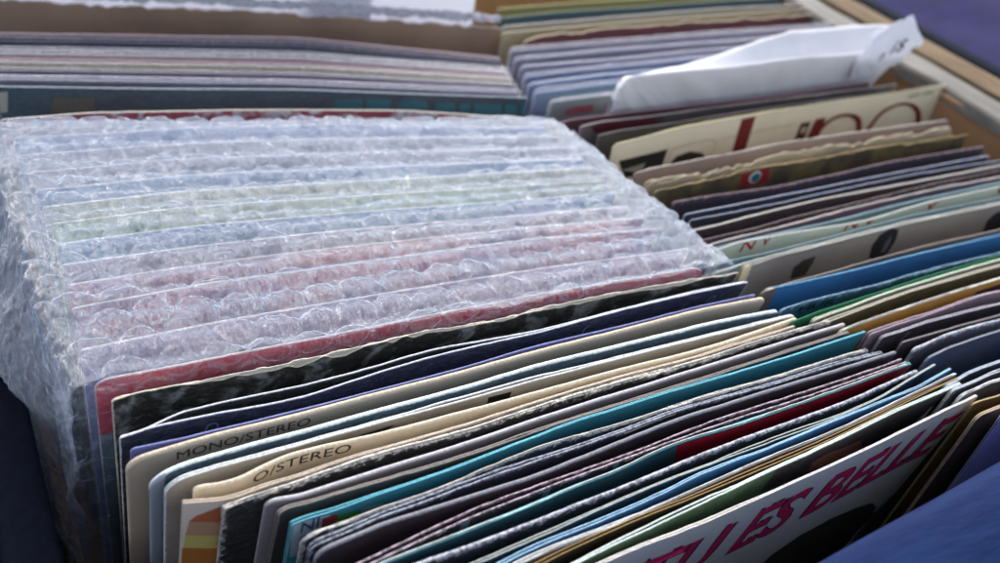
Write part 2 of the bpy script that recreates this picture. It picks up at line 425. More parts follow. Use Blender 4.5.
SLEEVES = [
 {'row': 'back left row', 'label': 'red sleeve with cream edge standing right behind the bubble wrapped bundle', 'pts': [(15.8, 331.8), (43.1, 330.5), (94.3, 320.9), (145.7, 308.2), (190.8, 291.2)], 'z': 0.5, 'c': '7c1c26', 'c2': 'a8a09c', 'e': 'bcb4a8', 'lean': -8, 'art': 'photo'},
 {'row': 'wrapped', 'label': 'pale blue sleeve at the very back of the bubble wrapped bundle', 'pts': [(18.1, 319.9), (29.8, 318.5), (41.5, 317.1), (53.1, 315.6), (64.8, 314.2), (68.5, 313.8), (76.5, 312.3), (88.2, 310.2), (99.9, 308.1), (111.6, 306.0), (117.8, 304.9), (123.3, 303.4), (135.0, 300.2), (146.6, 297.0), (158.3, 293.9), (170.0, 290.7), (181.7, 287.5), (193.4, 284.3)], 'z': 0, 'c': '6482b0', 'e': 'aeb0c0', 'lean': -8},
 {'row': 'wrapped', 'label': 'lavender sleeve near the back of the bubble wrapped bundle, behind a pale pink one', 'pts': [(18.5, 308.0), (30.3, 306.9), (42.1, 305.9), (53.9, 304.9), (65.7, 303.9), (66.1, 303.8), (77.5, 301.8), (89.3, 299.8), (101.1, 297.7), (112.9, 295.6), (114.3, 295.3), (124.7, 293.0), (136.5, 290.3), (148.3, 287.6), (160.1, 284.9), (171.8, 282.2), (183.6, 279.5), (195.4, 276.8)], 'z': 0, 'c': '70809c', 'e': 'b0b2c2', 'lean': -9},
 {'row': 'wrapped', 'label': 'pale pink and grey sleeve toward the back of the bubble wrapped bundle', 'pts': [(19.3, 297.1), (31.1, 296.4), (42.9, 295.7), (54.6, 294.9), (63.7, 294.3), (66.4, 293.9), (78.2, 291.7), (90.0, 289.5), (101.7, 287.3), (110.8, 285.6), (113.5, 285.1), (125.3, 282.7), (137.0, 280.3), (148.8, 277.9), (160.6, 275.5), (172.4, 273.1), (184.1, 270.7), (195.9, 268.3)], 'z': 0, 'c': '94808c', 'e': 'bab0b6', 'lean': -9},
 {'row': 'wrapped', 'label': 'steel blue sleeve behind the lavender edged one in the bubble wrapped bundle', 'pts': [(19.7, 286.3), (31.5, 285.7), (43.2, 285.0), (55.0, 284.4), (61.2, 284.1), (66.7, 283.2), (78.5, 281.2), (90.2, 279.2), (102.0, 277.2), (107.4, 276.3), (113.7, 275.2), (125.5, 273.0), (137.2, 270.9), (149.0, 268.7), (160.7, 266.6), (172.5, 264.4), (184.2, 262.3), (196.0, 260.1)], 'z': 0, 'c': '4c78a8', 'e': 'b0b8c8', 'lean': -10},
 {'row': 'wrapped', 'label': 'grey lavender sleeve directly behind the cream and green one under bubble wrap', 'pts': [(20.0, 276.5), (31.7, 276.0), (43.5, 275.5), (55.3, 275.0), (59.0, 274.9), (67.0, 273.7), (78.8, 271.9), (90.6, 270.1), (102.3, 268.3), (104.3, 268.0), (114.1, 266.5), (125.9, 264.6), (137.6, 262.8), (149.4, 260.9), (161.2, 259.1), (172.9, 257.2), (184.7, 255.4), (196.5, 253.5)], 'z': 0, 'c': '848e98', 'e': 'b4b8c2', 'lean': -10},
 {'row': 'wrapped', 'label': 'cream and pale green sleeve in the middle of the bubble wrapped bundle', 'pts': [(20.9, 267.0), (32.5, 266.7), (44.2, 266.4), (55.8, 266.1), (56.8, 266.1), (67.4, 264.5), (79.0, 262.8), (90.6, 261.1), (101.2, 259.5), (102.2, 259.4), (113.8, 257.6), (125.4, 255.7), (137.0, 253.9), (148.7, 252.1), (160.3, 250.3), (171.9, 248.4), (183.5, 246.6), (195.1, 244.8)], 'z': 0, 'c': 'a4b470', 'c2': 'ccb478', 'e': 'c0beb0', 'lean': -11},
 {'row': 'wrapped', 'label': 'teal blue sleeve in the bubble wrapped bundle, right in front of the cream green one', 'pts': [(21.1, 256.5), (32.7, 256.2), (44.3, 255.9), (54.2, 255.6), (55.9, 255.4), (67.5, 254.0), (79.0, 252.6), (90.6, 251.2), (97.8, 250.3), (102.2, 249.7), (113.8, 248.1), (125.4, 246.5), (136.9, 244.9), (148.5, 243.2), (160.1, 241.6), (171.7, 240.0), (183.3, 238.4), (194.8, 236.8)], 'z': 0, 'c': '187a9c', 'c2': '2c5cae', 'e': 'b0c0c4', 'lean': -11},
 {'row': 'wrapped', 'label': 'slate grey blue sleeve in the bubble wrapped bundle, in front of the teal one', 'pts': [(20.5, 246.2), (32.1, 245.9), (43.6, 245.5), (51.7, 245.2), (55.1, 244.9), (66.7, 244.0), (78.2, 243.0), (89.7, 242.0), (94.6, 241.6), (101.3, 240.7), (112.8, 239.1), (124.3, 237.5), (135.9, 235.9), (147.4, 234.3), (158.9, 232.7), (170.5, 231.2), (182.0, 229.6), (193.5, 228.0)], 'z': 0, 'c': '6a7488', 'c2': '8e7480', 'e': 'bababc', 'lean': -11},
 {'row': 'wrapped', 'label': 'brownish pink sleeve in the bubble wrapped bundle, third behind the red front one', 'pts': [(20.3, 236.9), (31.9, 236.6), (43.6, 236.4), (54.9, 236.1), (55.2, 236.1), (66.9, 235.2), (78.5, 234.3), (90.1, 233.3), (91.6, 233.2), (101.8, 232.1), (113.4, 230.8), (125.1, 229.5), (136.7, 228.2), (148.4, 227.0), (151.4, 226.6), (160.0, 225.4), (171.7, 223.8), (183.3, 222.2), (195.0, 220.6)], 'z': 0, 'c': 'a04c44', 'c2': '6468b0', 'e': 'bab2ae', 'lean': -12},
 {'row': 'wrapped', 'label': 'red and violet sleeve under bubble wrap, second behind the crimson front one', 'pts': [(19.8, 226.7), (31.5, 226.9), (43.3, 227.0), (52.6, 227.1), (55.0, 227.0), (66.8, 226.2), (78.5, 225.4), (88.5, 224.8), (90.3, 224.6), (102.0, 223.8), (113.8, 223.0), (125.5, 222.2), (137.3, 221.4), (148.1, 220.7), (149.0, 220.5), (160.8, 218.8), (172.5, 217.0), (184.3, 215.3), (196.0, 213.5)], 'z': 0, 'c': 'b8283c', 'c2': '7c3c78', 'e': 'bcb0b2', 'lean': -12},
 {'row': 'wrapped', 'label': 'grey blue sleeve with bright white edge under bubble wrap, directly behind the crimson one', 'pts': [(18.8, 209.5), (30.8, 209.7), (42.8, 210.0), (48.1, 210.0), (54.8, 209.8), (66.8, 209.5), (78.8, 209.1), (82.7, 209.0), (90.8, 208.6), (102.8, 208.0), (114.8, 207.4), (126.8, 206.8), (138.8, 206.2), (140.2, 206.1), (150.8, 205.2), (162.8, 204.1), (174.8, 203.0), (186.8, 201.9), (198.8, 200.9)], 'z': 0, 'c': '5470ac', 'c2': '8498bc', 'e': 'c8c8ce', 'lean': -12},
 {'row': 'wrapped', 'label': 'crimson sleeve with grey blue lower half at the front of the bubble wrapped bundle', 'pts': [(19.8, 197.3), (31.7, 197.0), (43.6, 196.7), (44.6, 196.7), (55.6, 196.4), (67.5, 196.1), (77.9, 195.8), (79.4, 195.8), (91.3, 195.6), (103.3, 195.4), (115.2, 195.2), (127.1, 195.0), (134.1, 194.9), (139.1, 194.6), (151.0, 193.9), (162.9, 193.3), (174.9, 192.6), (186.8, 191.9), (198.7, 191.2)], 'z': 0, 'c': 'c00830', 'e': 'c0acb0', 'lean': -13, 'r': (3, 6), 'split': ('5b7480', 22)},
 {'row': 'front left row', 'label': 'black and white photo sleeve with torn cream edge, touching the front of the bubble wrap', 'pts': [(22.3, 189.0), (23.3, 189.0), (27.3, 189.8), (34.5, 189.5), (34.5, 189.5), (46.7, 188.8), (47.4, 188.8), (59.0, 188.4), (67.2, 188.2), (71.2, 188.3), (83.4, 188.5), (88.9, 188.7), (95.6, 189.0), (103.5, 189.4), (107.8, 188.5), (114.4, 187.2), (120.0, 187.4), (130.3, 187.9), (132.2, 187.9), (143.3, 188.0), (144.4, 188.0), (156.6, 187.6), (168.8, 187.3), (170.4, 187.3), (181.0, 186.6), (191.6, 185.8), (193.2, 185.7), (205.5, 184.7)], 'z': 0, 'c': '0c0f0e', 'c2': '7a7f80', 'e': 'c9bfae', 'lean': -14, 't': 1.0, 'torn': 2.2, 'r': (1, 1), 'art': 'photo'},
 {'row': 'front left row', 'label': 'navy black sleeve with two parted white edges and faint looping script, left row', 'pts': [(21.5, 176.6), (28.5, 177.7), (33.8, 177.6), (44.2, 177.3), (46.1, 177.1), (58.4, 176.1), (63.0, 175.7), (70.7, 176.7), (83.0, 178.3), (84.7, 178.5), (95.4, 179.1), (107.7, 179.7), (107.7, 179.7), (120.0, 179.4), (131.7, 179.1), (132.3, 179.2), (144.6, 179.8), (156.9, 180.4), (158.9, 180.5), (169.2, 180.6), (181.5, 180.7), (187.7, 180.7), (193.8, 180.6), (206.1, 180.2)], 'z': 0, 'back': [(21.8, 177.1), (26.2, 177.2), (35.8, 180.3), (45.1, 180.6), (64.3, 179.7), (85.6, 180.6), (100.3, 182.3), (114.3, 181.0), (132.1, 179.9), (159.1, 180.9), (188.0, 181.2), (205.2, 180.5)], 'c': '0d121d', 'c2': '10151f', 'e': 'c9ccd2', 'lean': -14, 'r': (0.5, 1), 'dec': [('stroke', [(19.48, 6.71), (20.09, 4.36), (21.46, 3.63), (22.44, 4.89), (22.04, 6.46), (20.41, 6.66)], 0.28, '9aa0a8'), ('stroke', [(126.78, 6.58), (127.0, 4.35), (128.01, 3.35)], 0.3, 'a8a8b0'), ('stroke', [(162.32, 7.23), (162.86, 5.97), (162.96, 4.57)], 0.25, 'a8a8b0'), ('stroke', [(171.63, 7.05), (172.37, 3.9), (173.82, 3.81), (174.19, 5.34), (173.09, 6.97), (172.32, 7.72)], 0.22, 'a0a2aa')]},
 {'row': 'front left row', 'label': 'thin lavender blue paper sleeve just behind the tan MONO/STEREO sleeve', 'pts': [(23.0, 172.4), (33.7, 171.8), (35.0, 171.8), (42.7, 171.9), (47.1, 171.8), (59.2, 171.8), (61.6, 171.8), (71.2, 172.0), (82.2, 172.3), (83.3, 172.3), (95.3, 172.6), (104.4, 172.9), (107.4, 173.1), (119.4, 173.7), (128.9, 174.3), (131.5, 174.3), (143.6, 174.2), (154.8, 174.2), (155.6, 174.2), (167.7, 174.4), (179.7, 174.5), (183.1, 174.6), (191.8, 174.3), (203.9, 174.0)], 'z': 0, 'c': '4a5490', 'e': '7f86b8', 'lean': -14, 't': 0.5, 'wear': 0.1},
 {'row': 'front left row', 'label': 'tan sleeve printed MONO/STEREO along its top, with softly rounded left corner', 'pts': [(21.3, 169.5), (22.8, 169.6), (28.9, 169.9), (33.6, 170.2), (42.4, 170.6), (45.9, 170.6), (58.2, 170.5), (61.2, 170.5), (70.5, 170.7), (81.6, 171.0), (82.9, 171.0), (95.2, 171.1), (103.6, 171.1), (107.5, 171.3), (119.8, 172.0), (127.9, 172.4), (132.1, 172.5), (144.4, 172.6), (153.8, 172.7), (156.7, 172.7), (169.0, 172.9), (181.3, 173.0), (181.9, 173.0), (193.6, 172.4), (205.9, 171.8)], 'z': 0, 'c': 'a59582', 'e': 'b8ab98', 'lean': -14, 't': 2.2, 'wear': 0.15, 'r': (4, 2), 'dec': [('text', 'MONO/STEREO', (11.08, 4.9), (42.59, 4.6), 3.3, '3a3430', 0.0, False)]},
 {'row': 'front left row', 'label': 'glossy white sleeve with bowed pale blue edge in front of the tan MONO/STEREO one', 'pts': [(24.8, 162.5), (27.2, 162.9), (32.9, 164.2), (36.9, 164.4), (40.7, 164.5), (48.9, 164.7), (59.2, 164.8), (61.0, 164.9), (73.1, 165.4), (79.5, 165.7), (85.2, 165.8), (97.3, 166.0), (101.1, 166.0), (109.4, 166.5), (121.5, 167.2), (125.1, 167.4), (133.6, 167.3), (145.7, 167.2), (150.1, 167.1), (157.8, 167.1), (169.9, 167.1), (177.6, 167.1), (182.0, 166.9), (194.0, 166.3), (206.1, 165.6)], 'z': 0, 'c': '1d3a50', 'c2': '28485c', 'e': 'c9d6e0', 'cl': '8f9ba6', 'lean': -14, 't': 2.0, 'r': (4, 2)},
 {'row': 'front left row', 'label': 'beige grey sleeve with dark printed patches and long pale bent edge, left row', 'pts': [(27.5, 160.1), (30.0, 160.3), (33.1, 160.7), (39.6, 161.0), (39.7, 161.0), (51.8, 161.1), (58.0, 161.1), (63.9, 161.4), (76.0, 161.8), (77.9, 161.9), (88.1, 162.0), (99.2, 162.1), (100.2, 162.1), (112.4, 162.5), (122.5, 162.9), (124.5, 162.9), (136.6, 162.8), (147.3, 162.8), (148.7, 162.8), (160.8, 162.7), (173.0, 162.6), (174.2, 162.6), (185.1, 162.5), (197.2, 162.3), (209.3, 162.0)], 'z': 0, 'c': '8d877e', 'c2': '777068', 'e': 'c6cacc', 'lean': -14, 't': 1.4, 'r': (4, 2), 'dec': [('poly', [(80.0, 1.89), (86.85, 2.23), (87.46, 7.51), (80.7, 6.72)], '11141c'), ('poly', [(46.17, 3.05), (54.66, 2.67), (52.41, 4.76), (44.94, 5.09)], '1c2630')]},
 {'row': 'front left row', 'label': 'wavy cream sleeve printed STEREO in dark capitals along its bent top edge', 'pts': [(32.6, 156.4), (33.1, 156.3), (34.9, 156.9), (37.0, 155.8), (42.6, 155.8), (44.3, 156.3), (48.0, 157.3), (53.7, 158.7), (56.1, 158.8), (62.0, 159.0), (67.9, 158.5), (76.3, 157.9), (79.7, 157.9), (91.4, 157.9), (97.1, 157.9), (103.2, 158.0), (115.0, 158.1), (119.9, 158.2), (126.8, 158.3), (138.5, 158.5), (144.5, 158.6), (150.3, 158.4), (162.1, 158.1), (170.6, 157.9), (173.9, 158.1), (185.7, 158.9), (193.4, 159.5), (197.4, 159.8), (209.2, 160.6)], 'z': 0, 'c': '99907f', 'e': 'c2b9a6', 'lean': -14, 't': 1.6, 'wear': 0.25, 'r': (1, 2), 'dec': [('text', 'O/STEREO', (13.64, 4.5), (37.67, 4.3), 3.6, '15171d', 0.0, False)]},
 {'row': 'front left row', 'label': 'cream sleeve with orange and yellow bands showing at its left end', 'pts': [(29.5, 153.2), (37.0, 151.2), (41.3, 151.1), (41.3, 151.1), (48.2, 152.2), (53.0, 152.1), (54.9, 152.1), (64.8, 153.4), (66.0, 153.5), (74.4, 153.4), (76.5, 153.4), (88.2, 153.7), (95.2, 153.8), (100.0, 154.1), (111.7, 154.9), (118.2, 155.3), (123.5, 155.5), (135.2, 155.9), (143.0, 156.2), (146.9, 156.2), (158.7, 156.2), (169.3, 156.1), (170.4, 156.2), (182.1, 156.7), (193.9, 157.3), (205.6, 157.8)], 'z': 0, 'c': 'c8bcae', 'e': 'c2b5a5', 'lean': -15, 't': 0.8, 'r': (0.3, 1), 'dec': [('poly', [(3.13, 5.79), (7.96, 2.64), (8.34, 9.8), (1.55, 8.29)], 'b86a44'), ('poly', [(1.09, 14.41), (8.67, 16.29), (8.79, 22.92), (0.83, 20.82)], 'cfc070'), ('poly', [(0.61, 20.77), (8.79, 22.92), (9.31, 52.54), (0.37, 49.48)], 'b87438'), ('poly', [(1.76, 8.32), (8.34, 9.8), (8.67, 16.29), (1.09, 14.41)], 'c09878')]},
 {'row': 'front left row', 'label': 'black sleeve with chipped white edges, immediately right of the orange banded one', 'pts': [(37.0, 148.9), (43.0, 149.8), (49.0, 150.1), (54.3, 150.4), (61.1, 151.0), (63.9, 151.3), (73.2, 152.1), (73.9, 152.2), (85.2, 151.9), (94.1, 151.7), (97.3, 152.0), (109.3, 153.0), (117.3, 153.7), (121.4, 153.8), (133.5, 154.0), (141.7, 154.2), (145.5, 154.2), (157.6, 154.1), (167.7, 154.0), (169.7, 154.2), (181.7, 155.1), (190.4, 155.8), (193.8, 155.9), (205.8, 156.0), (217.9, 156.2)], 'z': 0, 'c': '0b0a0e', 'c2': '0d0c12', 'e': 'bfbab2', 'lean': -15, 't': 1.5, 'wear': 0.75, 'chip': 1, 'r': (0.3, 1)},
 {'row': 'front left row', 'label': 'smooth grey sleeve with rounded fold, in front of the chipped black one', 'pts': [(45.6, 147.8), (46.3, 147.7), (49.8, 146.9), (53.0, 146.6), (57.3, 146.8), (69.0, 147.4), (72.0, 147.6), (80.7, 147.8), (92.4, 148.1), (92.5, 148.1), (104.2, 148.9), (115.0, 149.6), (115.9, 149.6), (127.6, 150.1), (139.3, 150.6), (139.4, 150.6), (151.1, 151.0), (162.8, 151.5), (165.9, 151.6), (174.5, 152.0), (186.3, 152.4), (195.2, 152.8), (198.0, 152.9), (209.7, 153.2), (221.4, 153.6)], 'z': 0, 'c': '6f6b70', 'c2': '7c787a', 'e': 'a9a8ae', 'lean': -15, 't': 1.8, 'wear': 0.15, 'r': (2.5, 1)},
 {'row': 'front left row', 'label': 'dark brown sleeve with frayed white corner between the grey and the turquoise sleeves', 'pts': [(47.2, 143.7), (49.7, 144.6), (52.7, 144.3), (58.7, 144.3), (61.3, 144.4), (70.2, 144.5), (70.8, 144.5), (81.7, 144.6), (90.7, 144.6), (93.3, 144.8), (104.8, 145.7), (113.1, 146.3), (116.3, 146.5), (127.8, 146.9), (137.0, 147.2), (139.3, 147.2), (150.8, 147.5), (162.3, 147.9), (163.1, 147.9), (173.8, 148.4), (185.3, 148.9), (192.2, 149.2), (196.8, 149.4), (208.3, 149.8), (219.8, 150.2)], 'z': 0, 'c': '241c1c', 'c2': '3c3230', 'e': '7d7672', 'lean': -15, 't': 1.2, 'wear': 0.45, 'r': (1, 1)},
 {'row': 'front left row', 'label': 'turquoise sleeve with small multicoloured lettering near its left corner', 'pts': [(48.7, 139.6), (50.8, 140.0), (59.7, 140.1), (60.4, 140.2), (69.3, 141.0), (72.2, 141.1), (83.9, 141.8), (89.5, 142.1), (95.6, 142.8), (100.6, 143.4), (107.4, 144.0), (112.1, 144.4), (119.1, 145.5), (122.0, 145.9), (130.0, 146.0), (130.8, 146.0), (137.8, 146.0), (142.6, 146.3), (145.0, 146.5), (154.3, 146.6), (162.2, 146.6), (166.0, 146.7), (177.8, 146.9), (189.5, 147.1), (190.4, 147.1), (201.2, 147.6), (212.9, 148.1), (224.7, 148.6)], 'z': 0, 'c': '1a6c7e', 'c2': '1c6878', 'e': '66acbc', 'lean': -12, 't': 0.8, 'wear': 0.35, 'r': (0.5, 0.5), 'dec': [('poly', [(0.13, 0.35), (8.77, 1.1), (10.79, 9.98), (4.49, 11.54), (6.38, 39.39), (2.15, 36.39)], '9fb2bc'), ('poly', [(7.05, 1.81), (10.67, 1.73), (11.01, 6.18), (7.58, 6.36)], '8a3038'), ('poly', [(10.79, 2.64), (16.3, 4.17), (16.21, 10.19), (10.88, 6.97)], '3c8a2c'), ('poly', [(16.62, 3.11), (22.2, 4.13), (22.06, 9.24), (16.95, 8.5)], '7296a0'), ('text', 'NI', (2.48, 5.1), (6.5, 4.88), 4.5, '1c2c58', 0.0, False), ('text', 'C', (2.55, 10.36), (4.15, 10.44), 4, '26305a', 0.0, False), ('poly', [(0.31, 14.38), (4.89, 15.39), (6.92, 39.77), (1.59, 35.86)], '1f8ca0')]},
 {'row': 'front left row', 'label': 'navy sleeve with dotted white wear and cream worn corner in front of the turquoise one', 'pts': [(49.4, 135.2), (50.9, 135.3), (53.3, 135.9), (59.3, 136.1), (60.8, 136.2), (67.7, 137.0), (72.1, 137.1), (79.7, 137.3), (83.4, 137.8), (94.7, 139.3), (95.0, 139.3), (106.0, 140.7), (110.2, 141.2), (117.4, 141.1), (128.7, 140.9), (132.9, 140.8), (140.0, 141.1), (151.3, 141.5), (158.5, 141.7), (162.7, 141.7), (174.0, 141.5), (185.3, 141.4), (185.5, 141.4), (196.6, 141.7), (208.0, 141.9), (208.1, 142.0), (219.3, 141.8)], 'z': 0, 'c': '0c1b30', 'c2': '14304c', 'e': 'b4b4b0', 'lean': -12, 't': 1.0, 'wear': 0.7, 'chip': 1, 'r': (2, 1)},
 {'row': 'front left row', 'label': 'dark navy sleeve with torn white scar midway along its grey edge', 'pts': [(50.5, 133.0), (53.2, 133.3), (58.5, 133.8), (62.0, 134.3), (66.9, 134.9), (73.5, 135.2), (78.9, 135.5), (85.0, 136.1), (89.9, 136.7), (96.4, 137.1), (107.9, 137.7), (108.3, 137.7), (119.4, 138.1), (119.6, 138.1), (130.9, 138.7), (137.8, 139.1), (142.3, 139.6), (144.8, 140.0), (153.8, 140.1), (157.3, 140.2), (165.3, 140.0), (176.8, 139.9), (184.1, 139.7), (188.3, 139.8), (199.7, 140.1), (206.5, 140.4), (211.2, 140.1), (222.7, 139.5)], 'z': 0, 'c': '131728', 'c2': '1c2036', 'e': '8f95a2', 'lean': -12, 't': 1.4, 'wear': 0.5, 'chip': 1, 'r': (2, 1), 'dec': [('poly', [(81.56, -0.37), (90.09, -1.22), (97.65, -0.49), (99.68, 1.23), (92.86, 1.16), (87.93, 1.47), (82.96, 1.61)], 'c9c6c0')]},
 {'row': 'front left row', 'label': 'maroon black sleeve with smooth blurred grey edge and white worn left corner', 'pts': [(51.0, 130.9), (54.2, 131.2), (57.6, 131.6), (62.7, 132.2), (65.9, 132.7), (74.5, 132.7), (85.0, 132.8), (86.2, 132.9), (97.9, 133.1), (105.8, 133.3), (109.6, 133.7), (121.4, 134.8), (123.3, 134.9), (133.1, 135.9), (144.8, 137.0), (148.9, 137.3), (156.6, 137.5), (168.3, 137.6), (175.5, 137.8), (180.0, 137.8), (191.7, 137.8), (203.5, 137.9), (204.3, 137.9), (215.2, 138.1), (226.9, 138.3)], 'z': 0, 'c': '1a121e', 'c2': '2a1824', 'e': '74767f', 'lean': -12, 't': 1.8, 'wear': 0.3, 'r': (3, 1)},
 {'row': 'front left row', 'label': 'dark purple sleeve with pinkish worn edges and pale grey bars on its front', 'pts': [(48.5, 121.1), (60.4, 124.0), (62.8, 124.4), (71.7, 125.6), (72.3, 125.7), (80.8, 127.0), (84.2, 127.4), (89.2, 128.0), (96.0, 128.4), (103.3, 129.0), (107.9, 129.3), (117.4, 129.9), (119.8, 130.1), (131.7, 130.7), (133.9, 130.8), (143.5, 131.4), (151.0, 131.8), (155.4, 131.9), (167.3, 132.1), (170.8, 132.2), (179.2, 132.2), (179.7, 132.2), (191.0, 132.5), (199.4, 132.7), (202.9, 132.8), (214.8, 133.3), (226.7, 133.8)], 'z': 0, 'back': [(47.9, 123.2), (56.2, 124.7), (63.1, 125.8), (73.0, 127.6), (80.8, 128.7), (90.2, 129.9), (104.2, 130.6), (129.3, 131.3), (152.3, 133.4), (172.4, 134.0), (200.9, 134.3), (226.2, 135.3)], 'c': '17121f', 'c2': '221828', 'e': 'b29fab', 'lean': -12, 't': 0.9, 'wear': 0.6, 'chip': 1, 'dec': [('poly', [(34.65, -3.71), (36.43, -3.73), (37.4, 5.04), (34.91, 4.54)], '76828a'), ('poly', [(56.14, -1.37), (58.0, -1.56), (59.43, 7.09), (57.34, 6.7)], '76828a'), ('poly', [(76.09, -0.39), (77.9, -0.3), (79.61, 6.3), (77.54, 5.61)], '76828a')]},
 {'row': 'front left row', 'label': 'sleeve that is dark teal on its left half and crimson on its right half', 'pts': [(49.1, 122.3), (61.0, 123.1), (62.0, 123.2), (71.3, 123.9), (72.9, 124.0), (84.8, 124.7), (85.4, 124.8), (96.7, 125.5), (101.5, 125.9), (108.5, 127.0), (110.9, 127.4), (120.4, 127.3), (121.6, 127.3), (132.3, 129.2), (135.6, 129.7), (144.0, 130.5), (144.2, 130.5), (156.1, 130.2), (160.3, 130.1), (168.0, 130.4), (176.3, 130.6), (179.9, 130.7), (191.8, 131.2), (198.2, 131.4), (203.7, 131.7), (215.6, 132.4), (227.5, 133.0)], 'z': 0, 'c': '0f4652', 'c2': '123e4c', 'e': '5fa0aa', 'lean': -13, 't': 1.0, 'wear': 0.35, 'dec': [('poly', [(93.91, -0.47), (111.39, -0.19), (127.31, -0.21), (149.22, -0.19), (177.87, -0.44), (184.9, 6.76), (154.79, 7.93), (118.3, 9.03), (97.84, 10.15)], '930e26')]},
 {'row': 'front left row', 'label': 'navy sleeve with broad frayed grey white edge in front of the teal and crimson one', 'pts': [(48.3, 119.9), (60.2, 120.2), (69.6, 120.5), (72.1, 120.5), (82.8, 120.5), (84.1, 120.6), (96.0, 121.2), (99.0, 121.3), (107.9, 122.1), (110.0, 122.3), (119.8, 122.8), (122.6, 122.9), (131.7, 123.7), (143.6, 124.6), (145.9, 124.8), (155.5, 125.4), (158.6, 125.5), (167.5, 125.9), (172.5, 126.1), (179.4, 126.3), (191.3, 126.7), (193.9, 126.7), (203.2, 127.5), (215.1, 128.7), (227.0, 129.8)], 'z': 0, 'c': '121a2c', 'c2': '1a2034', 'e': 'a7a9b4', 'lean': -13, 't': 1.6, 'wear': 0.7, 'chip': 1},
 {'row': 'front left row', 'label': 'dark green sleeve with slim pale grey edge behind the bright blue one', 'pts': [(56.3, 113.9), (68.2, 114.9), (79.1, 115.9), (80.0, 115.9), (86.4, 116.3), (91.9, 116.9), (96.8, 117.4), (103.8, 118.2), (113.5, 119.4), (115.6, 119.6), (127.0, 120.6), (127.5, 120.7), (139.4, 121.3), (143.4, 121.5), (151.2, 121.8), (160.9, 122.2), (163.1, 122.3), (175.0, 122.7), (183.6, 122.9), (186.8, 123.2), (198.7, 124.1), (206.6, 124.8), (210.6, 125.5), (222.4, 127.9), (234.3, 130.2)], 'z': 0, 'c': '14302f', 'c2': '0f2026', 'e': 'a2a8a4', 'lean': -13, 't': 0.8, 'wear': 0.4},
 {'row': 'front left row', 'label': 'bright blue sleeve with pale blue scuffed edge, right ends at the middle gap', 'pts': [(59.5, 111.3), (71.4, 112.4), (82.5, 113.4), (83.3, 113.5), (95.1, 115.4), (95.7, 115.5), (107.0, 115.9), (110.9, 116.1), (118.9, 116.8), (129.3, 117.8), (130.8, 118.0), (142.2, 119.9), (142.6, 119.9), (154.5, 120.3), (164.1, 120.5), (166.4, 120.7), (178.3, 121.7), (182.5, 122.1), (190.1, 122.5), (202.0, 123.2), (205.3, 123.4), (213.9, 124.0), (221.6, 124.4), (225.7, 125.2), (237.6, 127.3)], 'z': 0, 'c': '0d4f92', 'c2': '10649c', 'e': '8fb4cc', 'lean': -14, 't': 0.8, 'wear': 0.45},
 {'row': 'front left row', 'label': 'pale sleeve with white edge and tan front, just in front of the bright blue one', 'pts': [(59.1, 109.4), (71.0, 110.4), (82.8, 111.4), (83.8, 111.5), (94.5, 113.4), (94.7, 113.4), (106.6, 113.6), (109.9, 113.7), (118.1, 114.5), (118.5, 114.5), (130.4, 115.5), (139.4, 116.2), (142.2, 116.5), (154.1, 117.6), (156.1, 117.8), (166.0, 118.3), (177.9, 118.9), (182.2, 119.1), (189.8, 119.9), (201.6, 121.2), (203.2, 121.3), (213.5, 122.5), (225.4, 123.8), (237.3, 125.1)], 'z': 0, 'c': 'a08d74', 'c2': '8a7a66', 'e': 'b9c4cc', 'lean': -14, 't': 0.9, 'wear': 0.5},
 {'row': 'front left row', 'label': 'thin brown card sleeve with tan edge, behind the green photo sleeve', 'pts': [(57.9, 106.7), (69.8, 108.0), (81.7, 109.3), (87.7, 109.9), (93.6, 110.8), (100.6, 111.8), (105.4, 112.3), (117.3, 113.3), (120.5, 113.6), (129.2, 114.0), (138.1, 114.4), (141.1, 114.6), (152.9, 115.4), (158.8, 115.8), (164.8, 116.2), (176.7, 117.1), (185.0, 117.7), (188.6, 118.1), (200.4, 119.6), (209.3, 120.5), (212.3, 120.9), (224.2, 122.1), (236.1, 123.4)], 'z': 0, 'c': '2c1c0c', 'c2': '3a2814', 'e': '94794e', 'lean': -14, 't': 0.7, 'wear': 0.4},
 {'row': 'front left row', 'label': 'green and violet photo sleeve showing part of a face, behind the TU ES BELLE one', 'pts': [(57.3, 103.0), (69.1, 104.9), (81.0, 106.1), (90.6, 106.9), (92.8, 107.2), (104.7, 108.9), (107.1, 109.3), (116.6, 110.2), (124.2, 110.9), (128.4, 111.3), (136.4, 112.2), (140.3, 112.5), (144.0, 112.9), (152.1, 113.8), (159.1, 114.6), (164.0, 114.9), (170.2, 115.4), (175.9, 115.9), (184.5, 116.8), (187.7, 117.2), (199.6, 118.6), (206.2, 119.5), (211.4, 119.8), (223.3, 120.6), (235.2, 121.4)], 'z': 0, 'c': '24452c', 'c2': '12301c', 'e': 'c4d0cc', 'lean': -15, 't': 1.1, 'wear': 0.4, 'art': 'photo2', 'dec': [('poly', [(105.4, 1.18), (114.14, 1.2), (128.75, 1.35), (150.58, 1.32), (179.14, 1.58), (185.32, 10.62), (180.23, 17.56), (160.89, 20.65), (133.64, 18.2), (107.8, 13.66)], '1a1624'), ('poly', [(128.45, 18.89), (123.23, 8.33), (128.38, 7.01), (137.5, 9.33), (144.44, 10.64), (153.4, 20.77), (149.68, 22.4), (147.8, 24.44), (138.65, 24.84)], '6e4440')]},
